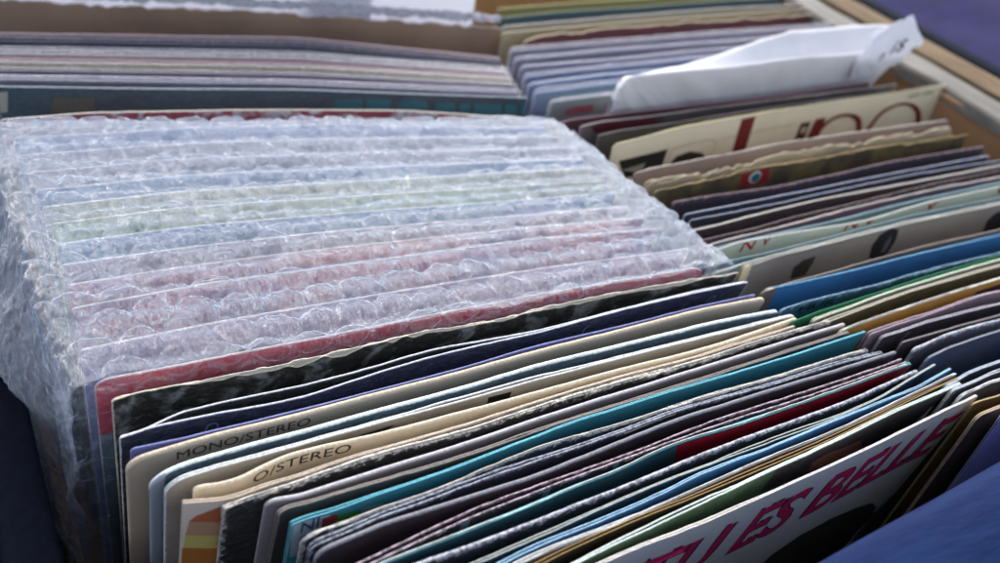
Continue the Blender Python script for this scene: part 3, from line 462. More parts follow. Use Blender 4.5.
 {'row': 'front left row', 'label': 'pale grey sleeve titled TU ES BELLE in crimson letters, frontmost of the left row', 'pts': [(57.4, 103.5), (94.7, 105.3), (114.3, 106.7), (132.5, 107.0), (156.4, 108.8), (178.6, 110.5), (202.7, 112.8), (221.4, 114.8), (229.4, 115.3), (235.9, 116.0)], 'z': 0, 'c': 'f0dcc8', 'c2': 'e6d2be', 'e': 'ccc8c6', 'lean': -10, 't': 0.9, 'wear': 0.25, 'r': (1, 1.5), 'dec': [('text', 'TU ES BELLE', (60.5, 27.2), (175.6, 24.6), 18.5, 'e42c68', 0.12, True), ('poly', [(123.44, 71.26), (119.95, 54.09), (122.16, 45.27), (131.45, 40.58), (143.76, 40.3), (156.3, 42.6), (166.66, 46.37), (172.11, 51.69), (178.86, 66.41), (178.07, 78.02), (166.18, 85.57), (157.23, 98.43)], '4a4440')]},
 {'row': 'right row', 'label': 'dark red sleeve with pinkish edge right under the folded white paper', 'pts': [(198.8, 285.5), (205.9, 287.8), (209.6, 287.8), (220.5, 287.7), (231.4, 287.6), (231.7, 287.6), (242.2, 287.3), (253.1, 286.9), (264.0, 286.6), (266.9, 286.5), (274.8, 286.3), (285.7, 286.0), (296.5, 285.7), (307.4, 285.5), (308.3, 285.4), (318.3, 285.7), (329.1, 285.9), (340.0, 286.1), (350.9, 286.3), (361.7, 286.6)], 'z': 0, 'c': '3a1820', 'e': '8a6a74', 't': 0.7, 'wear': 0.3},
 {'row': 'right row', 'label': 'dark sleeve with maroon patch and grey printed band behind the rear black one', 'pts': [(207.1, 281.8), (217.1, 283.5), (218.3, 283.5), (229.5, 283.0), (240.6, 282.5), (242.9, 282.4), (251.8, 282.6), (263.0, 282.8), (274.1, 283.0), (274.4, 283.0), (285.3, 283.0), (296.5, 283.0), (306.3, 283.1), (307.7, 283.0), (318.8, 282.8), (330.0, 282.6), (339.7, 282.4), (341.2, 282.4), (352.3, 282.5), (363.5, 282.6), (374.7, 282.8)], 'z': 0, 'c': '1a1316', 'c2': '5a504e', 'e': '9a8f90', 't': 0.8, 'wear': 0.35, 'dec': [('poly', [(5.08, 1.3), (35.84, 0.68), (36.07, 3.31), (8.97, 4.67)], '521820'), ('poly', [(38.36, 1.0), (99.52, 1.22), (163.61, 1.33), (163.8, 4.27), (100.76, 4.57), (40.24, 4.3)], '4e4a4c')]},
 {'row': 'right row', 'label': 'black sleeve immediately behind the cream sleeve with large red script letters', 'pts': [(210.2, 273.9), (220.4, 275.3), (220.8, 275.3), (230.7, 275.4), (240.0, 275.6), (241.0, 275.6), (251.3, 275.8), (261.6, 276.1), (271.9, 276.3), (279.6, 276.5), (282.1, 276.5), (292.4, 276.7), (302.7, 276.9), (312.2, 277.1), (313.0, 277.1), (323.3, 277.1), (333.6, 277.0), (343.8, 277.0), (354.1, 277.0), (364.4, 276.9)], 'z': 0, 'c': '0e0b0e', 'e': '6a6266', 't': 0.8, 'wear': 0.3},
 {'row': 'right row', 'label': 'cream sleeve with large red script letters and a red slanted bar, rising above its row', 'pts': [(209.7, 263.5), (215.7, 264.2), (222.0, 265.2), (234.3, 267.1), (245.0, 268.9), (246.6, 268.9), (259.0, 269.6), (271.3, 270.3), (276.7, 270.6), (283.6, 270.9), (295.6, 271.4), (295.9, 271.4), (308.2, 271.6), (320.5, 271.9), (332.8, 272.1), (340.8, 272.2), (345.1, 272.3), (357.4, 272.6), (369.7, 272.8), (382.0, 273.1), (394.3, 273.3)], 'z': 2, 'c': 'bcb49c', 'c2': 'b4ac92', 'e': 'c9bf9c', 't': 0.6, 'wear': 0.1, 'r': (2, 0.5), 'dec': [('poly', [(66.02, 1.37), (73.39, 1.11), (73.35, 17.36), (65.81, 17.48)], '6a1814'), ('poly', [(4.41, 7.8), (29.98, 8.45), (28.71, 18.22), (9.12, 16.11)], '161c14'), ('stroke', [(32.31, 8.96), (53.84, 8.74), (53.63, 17.67)], 0.18, '4a4438'), ('stroke', [(32.31, 8.96), (30.46, 16.87)], 0.18, '4a4438'), ('stroke', [(58.1, 8.98), (98.35, 7.7)], 0.15, '6a6250'), ('poly', [(32.37, 15.99), (35.72, 12.79), (42.46, 11.73), (49.79, 13.85), (52.52, 17.47)], '2a2018'), ('poly', [(100.71, 8.01), (106.26, 7.82), (105.52, 17.1), (99.91, 17.24)], '4a2014'), ('poly', [(102.09, 10.05), (104.87, 9.96), (104.29, 12.68), (102.1, 12.85)], 'b0a890'), ('poly', [(108.85, 7.23), (114.49, 7.03), (113.27, 19.16), (106.34, 19.12)], '6a1814'), ('ring', [(112.23, 18.05), (114.16, 11.67), (120.62, 7.82), (128.92, 7.94), (135.19, 11.13), (137.83, 16.81), (135.91, 21.93)], [1.5, 1.1, 0.8, 0.8, 1.4, 1.7, 1.8], '6a1814'), ('ring', [(143.34, 18.07), (148.1, 9.93), (156.48, 6.64), (165.04, 7.22), (172.23, 11.06), (176.08, 17.05), (176.12, 22.12)], [1.2, 1.0, 0.7, 0.7, 1.3, 1.7, 1.8], '6a1814'), ('text', '459F 1003', (162.06, 3.95), (177.92, 3.4), 1.6, '5a5446', 0.2, False), ('text', '-A', (180.45, 3.21), (184.82, 2.74), 1.8, '4a4438', 0.2, False), ('poly', [(5.95, 11.92), (18.69, 11.49), (17.23, 15.47)], '8e8c7c')]},
 {'row': 'right row', 'label': 'plain mauve brown card sleeve directly in front of the cream red script one', 'pts': [(207.8, 246.3), (218.6, 247.3), (219.7, 247.4), (229.4, 247.9), (233.7, 248.1), (240.2, 248.4), (251.0, 248.8), (261.8, 249.2), (262.1, 249.2), (272.7, 250.1), (278.6, 250.6), (283.5, 250.5), (294.3, 250.2), (305.1, 249.9), (315.9, 249.6), (319.8, 249.5), (326.7, 249.3), (337.5, 249.0), (348.4, 248.7), (359.2, 248.4), (370.0, 248.0)], 'z': 0, 'c': '6a5c58', 'c2': '786a66', 'e': '8c7c76', 't': 0.8, 'wear': 0.15},
 {'row': 'right row', 'label': 'cream sleeve with crumpled torn yellowish top edge, right row', 'pts': [(208.1, 239.2), (218.5, 239.2), (229.0, 239.2), (231.5, 239.2), (239.5, 239.7), (250.0, 240.2), (252.1, 240.3), (260.4, 241.6), (270.9, 243.2), (272.5, 243.4), (281.4, 243.4), (291.8, 243.4), (302.3, 243.4), (312.8, 243.4), (313.9, 243.4), (323.2, 243.1), (333.7, 242.9), (344.2, 242.6), (354.6, 242.3), (365.1, 242.0)], 'z': 0, 'c': '8e8270', 'c2': 'a89a80', 'e': 'b0a48c', 'lean': -1, 't': 1.3, 'wear': 0.5, 'torn': 2.5},
 {'row': 'right row', 'label': 'olive brown photo sleeve with a round teal and white spot in a red patch', 'pts': [(208.1, 233.8), (218.8, 234.5), (228.4, 235.1), (229.4, 235.2), (240.1, 236.2), (248.0, 237.0), (250.8, 237.0), (261.4, 237.1), (267.2, 237.1), (272.1, 237.0), (282.7, 236.8), (286.6, 236.7), (293.4, 236.9), (304.1, 237.3), (313.7, 237.7), (314.7, 237.7), (325.4, 237.3), (336.0, 237.0), (346.7, 236.6), (357.4, 236.3), (368.0, 236.0)], 'z': 0, 'c': '2c2414', 'c2': '4e4420', 'e': '98845e', 'lean': -1, 't': 0.8, 'wear': 0.4, 'torn': 1, 'art': 'photo2', 'dec': [('poly', [(40.65, 1.15), (54.31, 0.75), (55.74, 7.0), (41.9, 7.3)], '842020'), ('disc', (48.18, 3.62), 2.6, 'b8bcb8'), ('disc', (48.51, 3.89), 1.9, '14606c')]},
 {'row': 'right row', 'label': 'black plum sleeve with thin pinkish edge, in front of the round spot one', 'pts': [(209.8, 226.0), (220.2, 226.0), (221.6, 226.0), (230.7, 225.5), (241.2, 224.9), (251.6, 224.3), (256.0, 224.1), (262.1, 224.4), (272.6, 225.0), (283.0, 225.5), (293.5, 226.1), (304.0, 226.7), (314.1, 227.2), (314.4, 227.2), (324.9, 226.9), (335.3, 226.7), (345.8, 226.4), (356.3, 226.2), (366.7, 225.9)], 'z': 0, 'c': '1c1422', 'c2': '241a2a', 'e': '7c6670', 'lean': -1, 't': 0.8, 'wear': 0.4, 'chip': 1},
 {'row': 'right row', 'label': 'slim navy sleeve with bright bluish white edge, right row behind a similar one', 'pts': [(209.3, 218.4), (219.5, 218.5), (224.6, 218.6), (229.7, 218.6), (239.9, 218.8), (250.1, 219.0), (251.7, 219.0), (260.3, 219.1), (270.5, 219.2), (280.7, 219.4), (290.9, 219.5), (301.1, 219.6), (311.3, 219.8), (318.4, 219.9), (321.5, 219.8), (331.7, 219.8), (341.9, 219.7), (352.1, 219.6), (362.3, 219.6)], 'z': 0, 'c': '161c30', 'e': 'a6aabc', 'lean': -2, 't': 0.5, 'wear': 0.4},
 {'row': 'right row', 'label': 'slim dark sleeve with thin white edge, second of two similar ones in the right row', 'pts': [(209.0, 214.7), (221.0, 214.8), (221.7, 214.8), (232.9, 215.0), (244.8, 215.1), (248.4, 215.2), (256.7, 215.4), (268.7, 215.7), (280.6, 216.0), (292.5, 216.3), (304.5, 216.6), (315.2, 216.9), (316.4, 216.8), (328.3, 216.4), (340.3, 216.0), (352.2, 215.6), (363.1, 215.2), (364.1, 215.2), (376.0, 215.2), (388.0, 215.1)], 'z': 0, 'c': '121624', 'e': '8e93a6', 'lean': -2, 't': 0.5, 'wear': 0.5},
 {'row': 'right row', 'label': 'maroon brown sleeve with broad smooth light grey edge, right row', 'pts': [(206.0, 209.4), (217.7, 209.7), (217.9, 209.7), (229.8, 210.8), (236.2, 211.3), (241.7, 211.6), (253.7, 212.1), (264.7, 212.6), (265.6, 212.6), (277.5, 212.5), (289.4, 212.5), (301.4, 212.4), (304.2, 212.4), (313.3, 212.3), (325.2, 212.2), (337.1, 212.1), (349.1, 212.0), (357.4, 211.9), (361.0, 211.9), (372.9, 212.0), (384.8, 212.1)], 'z': 0, 'c': '24141a', 'c2': '341c20', 'e': '97938e', 'lean': -2, 't': 1.5, 'wear': 0.2},
 {'row': 'right row', 'label': 'dark brown sleeve with dotted worn edge in front of the broad grey edged one', 'pts': [(204.9, 203.7), (216.9, 204.1), (228.8, 204.6), (230.7, 204.6), (240.7, 205.5), (251.3, 206.4), (252.6, 206.4), (264.6, 206.6), (268.8, 206.7), (276.5, 207.1), (288.4, 207.7), (300.3, 208.2), (312.3, 208.8), (318.8, 209.1), (324.2, 209.1), (336.1, 209.1), (348.0, 209.1), (355.8, 209.2), (359.9, 209.2), (371.9, 209.3), (383.8, 209.4)], 'z': 0, 'c': '2a1e22', 'e': '74686a', 'lean': -3, 't': 0.5, 'wear': 0.7, 'chip': 1},
 {'row': 'right row', 'label': 'grey plum sleeve with thin pink edge behind the cream one with small red letters', 'pts': [(204.1, 200.4), (216.0, 201.0), (227.9, 201.6), (228.2, 201.6), (239.9, 202.3), (248.1, 202.8), (251.8, 203.0), (263.7, 203.9), (266.3, 204.1), (275.6, 204.4), (287.6, 204.8), (299.5, 205.2), (311.4, 205.6), (315.1, 205.7), (323.3, 205.6), (335.3, 205.3), (347.2, 205.1), (350.9, 205.0), (359.1, 205.0), (371.0, 205.0), (382.9, 205.0)], 'z': 0, 'c': '4a424c', 'c2': '5c3c48', 'e': 'a48c8e', 'lean': -3, 't': 0.8, 'wear': 0.3},
 {'row': 'right row', 'label': 'narrow teal grey sleeve touching the back of the cream one with red letters', 'pts': [(202.9, 198.2), (214.8, 199.3), (225.8, 199.6), (226.8, 199.6), (238.7, 199.6), (250.6, 199.6), (262.4, 199.9), (262.6, 199.9), (274.5, 200.5), (286.4, 201.1), (298.3, 201.7), (298.8, 201.7), (310.3, 201.8), (322.2, 201.9), (334.1, 202.0), (346.0, 202.1), (347.4, 202.1), (358.0, 202.3), (369.9, 202.4), (381.8, 202.6)], 'z': 0, 'c': '38545e', 'e': '7f98a2', 'lean': -3, 't': 0.6, 'wear': 0.5},
 {'row': 'right row', 'label': 'cream sleeve with small scattered red letters along its top, right row', 'pts': [(205.5, 197.6), (209.3, 197.7), (216.8, 199.0), (217.4, 199.0), (229.3, 198.7), (234.3, 198.6), (241.2, 198.2), (253.2, 197.4), (265.1, 196.7), (270.3, 196.3), (277.0, 196.9), (288.9, 198.0), (289.6, 198.1), (300.8, 199.1), (306.4, 199.6), (312.7, 199.6), (324.6, 199.7), (336.5, 199.8), (344.7, 199.8), (348.4, 199.9), (360.4, 200.1), (372.3, 200.2), (384.2, 200.4)], 'z': 0, 'c': 'aaa594', 'c2': 'b4ae9c', 'e': 'b0b2ae', 'lean': -4, 't': 0.8, 'wear': 0.2, 'r': (1.4, 0.6), 'dec': [('text', 'N', (13.17, 4.19), (18.48, 3.98), 4.4, 'a01410', 0.2, True), ('text', 'v', (21.56, 3.33), (24.75, 2.91), 4.2, 'a01410', 0.2, True), ('text', 'N', (56.69, 2.78), (62.24, 2.34), 4.4, 'a01410', 0.2, True), ('text', 'v', (65.22, 1.95), (70.68, 2.25), 4.2, 'a01410', 0.2, True), ('text', 'v', (99.97, 3.92), (105.15, 3.61), 4.2, 'a01410', 0.2, True), ('text', 'v', (138.28, 3.69), (143.79, 3.29), 4.2, 'a01410', 0.2, True)]},
 {'row': 'right row', 'label': 'teal grey sleeve mostly hidden between the cream red lettered and the large grey one', 'pts': [(201.0, 191.1), (211.5, 191.3), (212.9, 191.3), (223.3, 191.1), (224.8, 191.2), (236.8, 191.7), (248.7, 192.1), (255.4, 192.4), (260.6, 192.7), (272.5, 193.3), (284.5, 193.9), (291.1, 194.3), (296.4, 194.2), (308.3, 194.1), (320.2, 193.9), (332.2, 193.8), (337.4, 193.7), (344.1, 193.8), (356.0, 193.8), (368.0, 193.9), (379.9, 193.9)], 'z': 0, 'c': '4a6a74', 'c2': '5c7880', 'e': '6e7c80', 'lean': -4, 't': 0.7, 'wear': 0.2},
 {'row': 'right row', 'label': 'narrow sleeve with white edge whose left end shows beside the large grey sleeve', 'pts': [(196.9, 187.0), (208.9, 188.2), (211.2, 188.5), (220.8, 189.0), (232.7, 189.6), (234.5, 189.7), (244.6, 190.0), (256.6, 190.4), (268.5, 190.8), (272.2, 191.1), (280.4, 191.2), (292.3, 191.4), (304.3, 191.2), (316.2, 191.0), (328.1, 190.8), (333.6, 190.8), (340.1, 190.8), (352.0, 190.8), (363.9, 190.9), (375.8, 190.9)], 'z': 0, 'c': '5f7074', 'e': 'a6acac', 'lean': -4, 't': 0.8, 'wear': 0.3},
 {'row': 'right row', 'label': 'grey sleeve with dark leaf like ovals and a cream worn left corner', 'pts': [(209.3, 187.0), (214.8, 187.4), (221.3, 188.3), (223.7, 188.7), (233.2, 188.9), (234.5, 188.9), (245.1, 189.2), (252.7, 189.5), (257.0, 189.6), (269.0, 190.1), (280.9, 190.5), (287.4, 190.7), (292.8, 190.6), (304.7, 190.4), (316.7, 190.2), (328.6, 190.0), (332.9, 190.0), (340.5, 190.0), (352.4, 190.0), (364.4, 190.0), (376.3, 190.1), (388.2, 190.1)], 'z': 0, 'c': '77766f', 'c2': '6a6a68', 'e': 'a9aaa2', 'cl': 'e6d6ac', 'lean': -5, 't': 0.8, 'wear': 0.15, 'r': (1.4, 0.6), 'dec': [('poly', [(64.03, 12.49), (62.19, 6.69), (63.52, 2.17), (68.31, 0.19), (72.99, 2.11), (74.35, 6.85), (73.66, 11.65), (71.76, 16.22)], '1c2228'), ('poly', [(68.95, 11.42), (68.81, 6.9), (70.44, 3.73), (72.05, 8.11), (71.59, 11.6)], '5a6066'), ('poly', [(26.48, 12.39), (25.69, 7.0), (28.63, 4.73), (34.35, 4.41), (34.24, 7.83), (33.3, 12.39)], '34332e'), ('poly', [(123.39, 14.14), (121.3, 7.15), (123.93, 3.91), (131.03, 2.92), (139.14, 13.95), (131.67, 16.31)], '1e242c')]},
 {'row': 'right row', 'label': 'thin brown card showing only its edge behind the blue sleeve, right row', 'pts': [(206.3, 174.2), (218.2, 175.5), (221.6, 175.7), (230.2, 175.9), (239.8, 176.2), (242.1, 176.3), (252.7, 177.0), (254.0, 177.0), (265.9, 177.3), (277.9, 177.6), (278.0, 177.6), (289.8, 177.5), (301.7, 177.4), (313.6, 177.3), (317.7, 177.2), (325.6, 177.3), (337.5, 177.3), (349.4, 177.4), (361.3, 177.5), (373.2, 177.5), (385.2, 177.6)], 'z': 0, 'c': '5c4c44', 'e': '7c7068', 'lean': -6, 't': 0.8, 'wear': 0.1},
 {'row': 'right row', 'label': 'strong blue sleeve with a cream worn left corner, right row', 'pts': [(208.3, 175.0), (212.5, 175.0), (220.2, 174.7), (222.0, 174.7), (232.1, 174.5), (238.5, 174.4), (244.1, 174.5), (256.0, 174.6), (267.9, 174.8), (275.0, 174.8), (279.9, 174.8), (291.8, 174.6), (303.7, 174.5), (314.3, 174.3), (315.7, 174.3), (327.6, 174.4), (339.5, 174.4), (351.5, 174.5), (363.4, 174.5), (375.3, 174.6), (387.3, 174.6)], 'z': 0, 'c': '18507c', 'c2': '1c5c8a', 'e': '5a8cac', 'cl': 'eedfb8', 'lean': -6, 't': 0.8, 'wear': 0.12, 'r': (1, 0.6)},
 {'row': 'right row', 'label': 'dark blue sleeve with fuzzy pale worn edge in front of the strong blue one', 'pts': [(205.8, 165.2), (214.3, 166.0), (217.7, 166.0), (229.7, 166.0), (230.6, 166.0), (241.6, 165.6), (244.2, 165.5), (253.5, 166.0), (262.1, 166.5), (265.4, 166.5), (277.4, 166.4), (285.0, 166.4), (289.3, 166.4), (301.2, 166.4), (304.8, 166.4), (313.2, 166.5), (325.1, 166.6), (337.0, 166.8), (348.9, 167.0), (360.9, 167.3), (372.8, 167.5), (384.7, 167.5)], 'z': 0, 'c': '10344e', 'c2': '103c5e', 'e': '7a96ac', 'lean': -7, 't': 0.7, 'wear': 0.6, 'chip': 1, 'dec': [('text', 'HUR', (9.56, 4.13), (24.36, 4.23), 2.6, '0a1420', 0.0, True)]},
 {'row': 'right row', 'label': 'emerald green sleeve peeking in a thin wedge under the dark blue one', 'pts': [(205.4, 159.4), (217.3, 160.8), (217.7, 160.8), (229.3, 161.5), (235.1, 161.9), (241.2, 162.3), (253.1, 163.1), (259.0, 163.5), (265.0, 163.7), (276.9, 164.2), (288.8, 164.6), (300.8, 165.0), (303.2, 165.1), (312.7, 165.3), (324.6, 165.6), (336.5, 166.0), (348.4, 166.3), (360.4, 166.6), (372.3, 166.9), (384.2, 167.3)], 'z': 0, 'c': '0c5c36', 'e': '207050', 'lean': -8, 't': 0.4, 'wear': 0.1},
 {'row': 'right row', 'label': 'sleeve with mint cream edge and small reddish drawing at left end', 'pts': [(212.6, 158.2), (215.6, 158.5), (224.3, 159.2), (224.5, 159.2), (236.4, 160.4), (248.4, 161.6), (249.1, 161.7), (260.3, 162.1), (271.2, 162.5), (272.2, 162.6), (284.1, 162.9), (296.0, 163.1), (301.1, 163.3), (308.0, 163.4), (319.9, 163.7), (331.8, 164.0), (343.7, 164.2), (355.6, 164.5), (367.6, 164.8), (379.5, 165.0), (391.4, 165.3)], 'z': 0, 'c': '8c8a7c', 'c2': 'a09080', 'e': 'b6c4b0', 'lean': -8, 't': 0.9, 'wear': 0.3, 'dec': [('poly', [(3.26, 1.01), (8.54, 1.14), (9.39, 4.0), (5.71, 4.44)], '8a3c34')]},
 {'row': 'right row', 'label': 'dark green black sleeve with smooth beige grey edge, right row', 'pts': [(214.8, 156.2), (218.6, 156.5), (224.7, 157.0), (226.7, 157.2), (238.7, 158.3), (250.6, 159.4), (255.1, 159.8), (262.5, 160.0), (274.4, 160.3), (278.1, 160.3), (286.4, 160.5), (297.9, 160.6), (298.3, 160.6), (310.2, 160.8), (322.1, 161.1), (334.0, 161.3), (346.0, 161.5), (357.9, 161.7), (369.8, 161.9), (381.7, 162.1), (393.6, 162.3)], 'z': 0, 'c': '161e1a', 'c2': '222a26', 'e': 'a09c8e', 'lean': -8, 't': 1.4, 'wear': 0.15, 'r': (1, 1)},
 {'row': 'right row', 'label': 'mustard yellow and dark sleeve with clean white edge, right row', 'pts': [(216.8, 151.2), (221.9, 152.0), (228.7, 152.4), (240.6, 153.2), (243.6, 153.4), (252.6, 153.7), (256.8, 153.9), (264.5, 154.2), (271.6, 154.5), (276.4, 154.7), (288.3, 155.0), (291.3, 155.1), (300.3, 155.3), (312.2, 155.6), (324.1, 155.9), (336.0, 156.2), (347.9, 156.4), (359.9, 156.7), (371.8, 157.0), (383.7, 157.3), (395.6, 157.6)], 'z': 0, 'c': '94701c', 'c2': '8c6814', 'e': 'b4b8b0', 'lean': -8, 't': 0.9, 'wear': 0.1, 'dec': [('poly', [(64.84, 3.31), (81.64, 2.9), (91.08, 14.39), (64.53, 13.35)], '241a20')]},
 {'row': 'right row', 'label': 'pinkish grey sleeve with ragged edge and bent left corner in front of mustard one', 'pts': [(224.7, 147.3), (232.9, 147.8), (236.6, 148.0), (248.5, 148.5), (255.8, 148.9), (260.4, 149.3), (266.2, 149.7), (272.3, 150.2), (277.3, 150.5), (284.3, 149.9), (289.4, 149.4), (296.2, 149.2), (308.1, 148.8), (320.0, 148.4), (331.9, 148.0), (343.9, 147.6), (355.8, 147.1), (367.7, 146.7), (379.6, 146.3), (391.5, 145.9), (403.4, 145.5)], 'z': 0, 'c': '74646e', 'c2': '847480', 'e': 'a6949e', 'lean': -8, 't': 1.0, 'wear': 0.5, 'chip': 1, 'r': (1, 0.6)},
 {'row': 'right row', 'label': 'black sleeve with a small white curve by its left corner and white edge', 'pts': [(227.4, 145.0), (235.1, 145.1), (239.3, 145.4), (246.4, 145.8), (251.2, 145.7), (261.4, 145.5), (263.2, 145.4), (275.1, 145.0), (283.6, 144.7), (287.0, 144.6), (299.0, 144.5), (310.9, 144.4), (322.8, 144.3), (334.7, 144.2), (346.7, 144.1), (358.6, 144.0), (370.5, 143.9), (382.5, 143.8), (394.4, 143.7), (406.3, 143.6)], 'z': 0, 'c': '15101a', 'c2': '1c1422', 'e': 'aaa6b0', 'lean': -8, 't': 0.9, 'wear': 0.2, 'r': (1, 0.6), 'dec': [('stroke', [(11.84, 7.17), (11.45, 3.95), (13.26, 1.98)], 0.35, 'aeb0b6')]},
 {'row': 'right row', 'label': 'dull plum sleeve with narrow grey edge, right behind a white worn edged one', 'pts': [(231.6, 141.0), (243.3, 140.9), (243.5, 140.9), (255.4, 141.0), (256.4, 141.0), (267.3, 140.7), (278.5, 140.5), (279.3, 140.5), (291.2, 140.4), (303.1, 140.4), (315.1, 140.4), (327.0, 140.3), (338.9, 140.3), (350.9, 140.3), (362.8, 140.2), (374.7, 140.2), (386.7, 140.2), (398.6, 140.1), (410.5, 140.1)], 'z': 0, 'c': '241c28', 'e': '7c7478', 'lean': -8, 't': 0.7, 'wear': 0.4, 'r': (1, 0.6)},
 {'row': 'right row', 'label': 'sleeve with thick white worn edge curving down behind the plain navy one', 'pts': [(233.0, 137.4), (238.3, 137.8), (244.9, 138.6), (247.6, 139.0), (256.9, 139.2), (258.8, 139.2), (268.8, 138.8), (276.2, 138.6), (280.7, 138.5), (292.6, 138.4), (304.6, 138.3), (316.5, 138.2), (328.4, 138.1), (340.3, 138.0), (352.3, 138.0), (364.2, 137.9), (376.1, 137.8), (388.1, 137.9), (400.0, 138.0), (411.9, 138.1)], 'z': 0, 'c': '2a2c38', 'c2': '464450', 'e': 'a8acb4', 'lean': -8, 't': 1.6, 'wear': 0.6, 'chip': 1, 'r': (1.4, 0.6)},
 {'row': 'right row', 'label': 'plain navy blue sleeve fading to grey at the top, right row', 'pts': [(234.1, 133.0), (237.6, 133.3), (244.5, 134.2), (246.0, 134.3), (255.8, 134.7), (257.9, 134.8), (269.9, 134.9), (271.7, 134.9), (281.8, 135.1), (293.7, 135.2), (305.6, 135.4), (317.6, 135.6), (329.5, 135.8), (341.4, 136.0), (353.3, 136.2), (365.3, 136.4), (377.2, 136.5), (389.1, 136.7), (401.1, 136.9), (413.0, 137.1)], 'z': 0, 'c': '1c2c54', 'c2': '3a4460', 'e': '7e848e', 'lean': -8, 't': 0.9, 'wear': 0.15, 'r': (1.4, 0.6)},
 {'row': 'right row', 'label': 'charcoal sleeve with light bluish edge in front of the plain navy one', 'pts': [(228.8, 121.9), (232.5, 122.3), (239.2, 123.5), (240.7, 123.7), (247.9, 124.2), (252.7, 124.2), (258.7, 124.2), (264.6, 124.2), (276.5, 124.3), (288.4, 124.5), (300.3, 124.6), (312.3, 124.7), (324.2, 124.8), (336.1, 124.9), (348.0, 125.0), (360.0, 125.2), (371.9, 125.3), (383.8, 125.4), (395.7, 125.5), (407.6, 125.6)], 'z': 0, 'c': '242a30', 'e': '9ba6b2', 'lean': -8, 't': 1.3, 'wear': 0.2, 'r': (1.4, 0.6)},
 {'row': 'right row', 'label': 'grey sleeve with pale S bent edge near the right picture border', 'pts': [(229.1, 120.0), (238.1, 120.4), (241.0, 120.6), (246.4, 121.1), (253.0, 121.2), (255.1, 121.2), (264.9, 121.4), (276.8, 121.6), (288.8, 121.8), (300.7, 122.1), (312.6, 122.3), (324.5, 122.5), (336.5, 122.7), (348.4, 122.9), (360.3, 123.2), (372.3, 123.4), (384.2, 123.6), (396.1, 123.8), (408.0, 124.1)], 'z': 0, 'c': '30343a', 'e': 'a2a8b2', 'lean': -8, 't': 1.2, 'wear': 0.2, 'r': (1.4, 0.6)},
 {'row': 'right row', 'label': 'slate sleeve with rounded white corner behind the ochre one', 'pts': [(230.7, 117.7), (237.7, 117.9), (242.6, 118.4), (243.4, 118.5), (251.7, 118.3), (254.6, 118.3), (266.5, 118.3), (278.4, 118.3), (290.4, 118.2), (302.3, 118.2), (314.2, 118.2), (326.2, 118.2), (338.1, 118.1), (350.0, 118.1), (362.0, 118.1), (373.9, 118.3), (385.8, 118.6), (397.7, 118.8), (409.7, 118.5)], 'z': 0, 'c': '3c4248', 'e': 'b4b8be', 'lean': -8, 't': 1.2, 'wear': 0.2, 'r': (2, 0.6)},
 {'row': 'right row', 'label': 'ochre brown sleeve with frayed cream corner, behind the tan edged one', 'pts': [(231.1, 113.9), (237.1, 113.8), (241.6, 113.5), (243.0, 113.5), (254.6, 113.7), (254.9, 113.7), (266.9, 113.9), (278.8, 114.2), (290.7, 114.4), (302.7, 114.6), (314.6, 114.9), (326.5, 115.2), (338.4, 115.6), (350.4, 116.0), (362.3, 116.5), (374.2, 117.0), (386.2, 117.5), (398.1, 118.0), (410.0, 117.6)], 'z': 0, 'c': '6e4e1c', 'c2': '5a3c14', 'e': 'a09068', 'lean': -7, 't': 0.8, 'wear': 0.4, 'r': (1, 0.6)},
 {'row': 'right row', 'label': 'dark sleeve with long tan edge, directly behind the lilac one at the front', 'pts': [(228.3, 109.8), (232.6, 110.0), (238.9, 110.2), (240.2, 110.3), (251.2, 111.0), (252.2, 111.0), (264.1, 111.5), (276.0, 112.0), (287.9, 112.5), (299.9, 113.0), (311.8, 113.5), (323.7, 114.0), (335.6, 114.5), (347.5, 115.0), (359.5, 115.5), (371.4, 115.9), (383.3, 116.4), (395.2, 116.9), (407.2, 117.4)], 'z': 0, 'c': '2a1c14', 'c2': '3a2818', 'e': 'b09e84', 'lean': -6, 't': 1.2, 'wear': 0.15, 'r': (2, 0.6)},
 {'row': 'right row', 'label': 'lilac blue sleeve with white line drawing in a lozenge, frontmost of the right row', 'pts': [(234.8, 107.1), (240.6, 107.5), (252.3, 108.4), (413.6, 116.4)], 'z': 0, 'c': '8488c0', 'c2': '8c90c8', 'e': 'a8a6be', 'lean': -5, 't': 0.8, 'wear': 0.15, 'r': (0.5, 1), 'dec': [('stroke', [(0.32, 17.2), (0.89, 2.82), (17.04, 17.1), (0.32, 17.2)], 0.22, '9a9eb8'), ('stroke', [(3.9, 12.42), (2.98, 9.48), (4.93, 9.08), (9.52, 13.68), (9.8, 16.39), (6.32, 14.36)], 0.2, '9a9eb8')]},
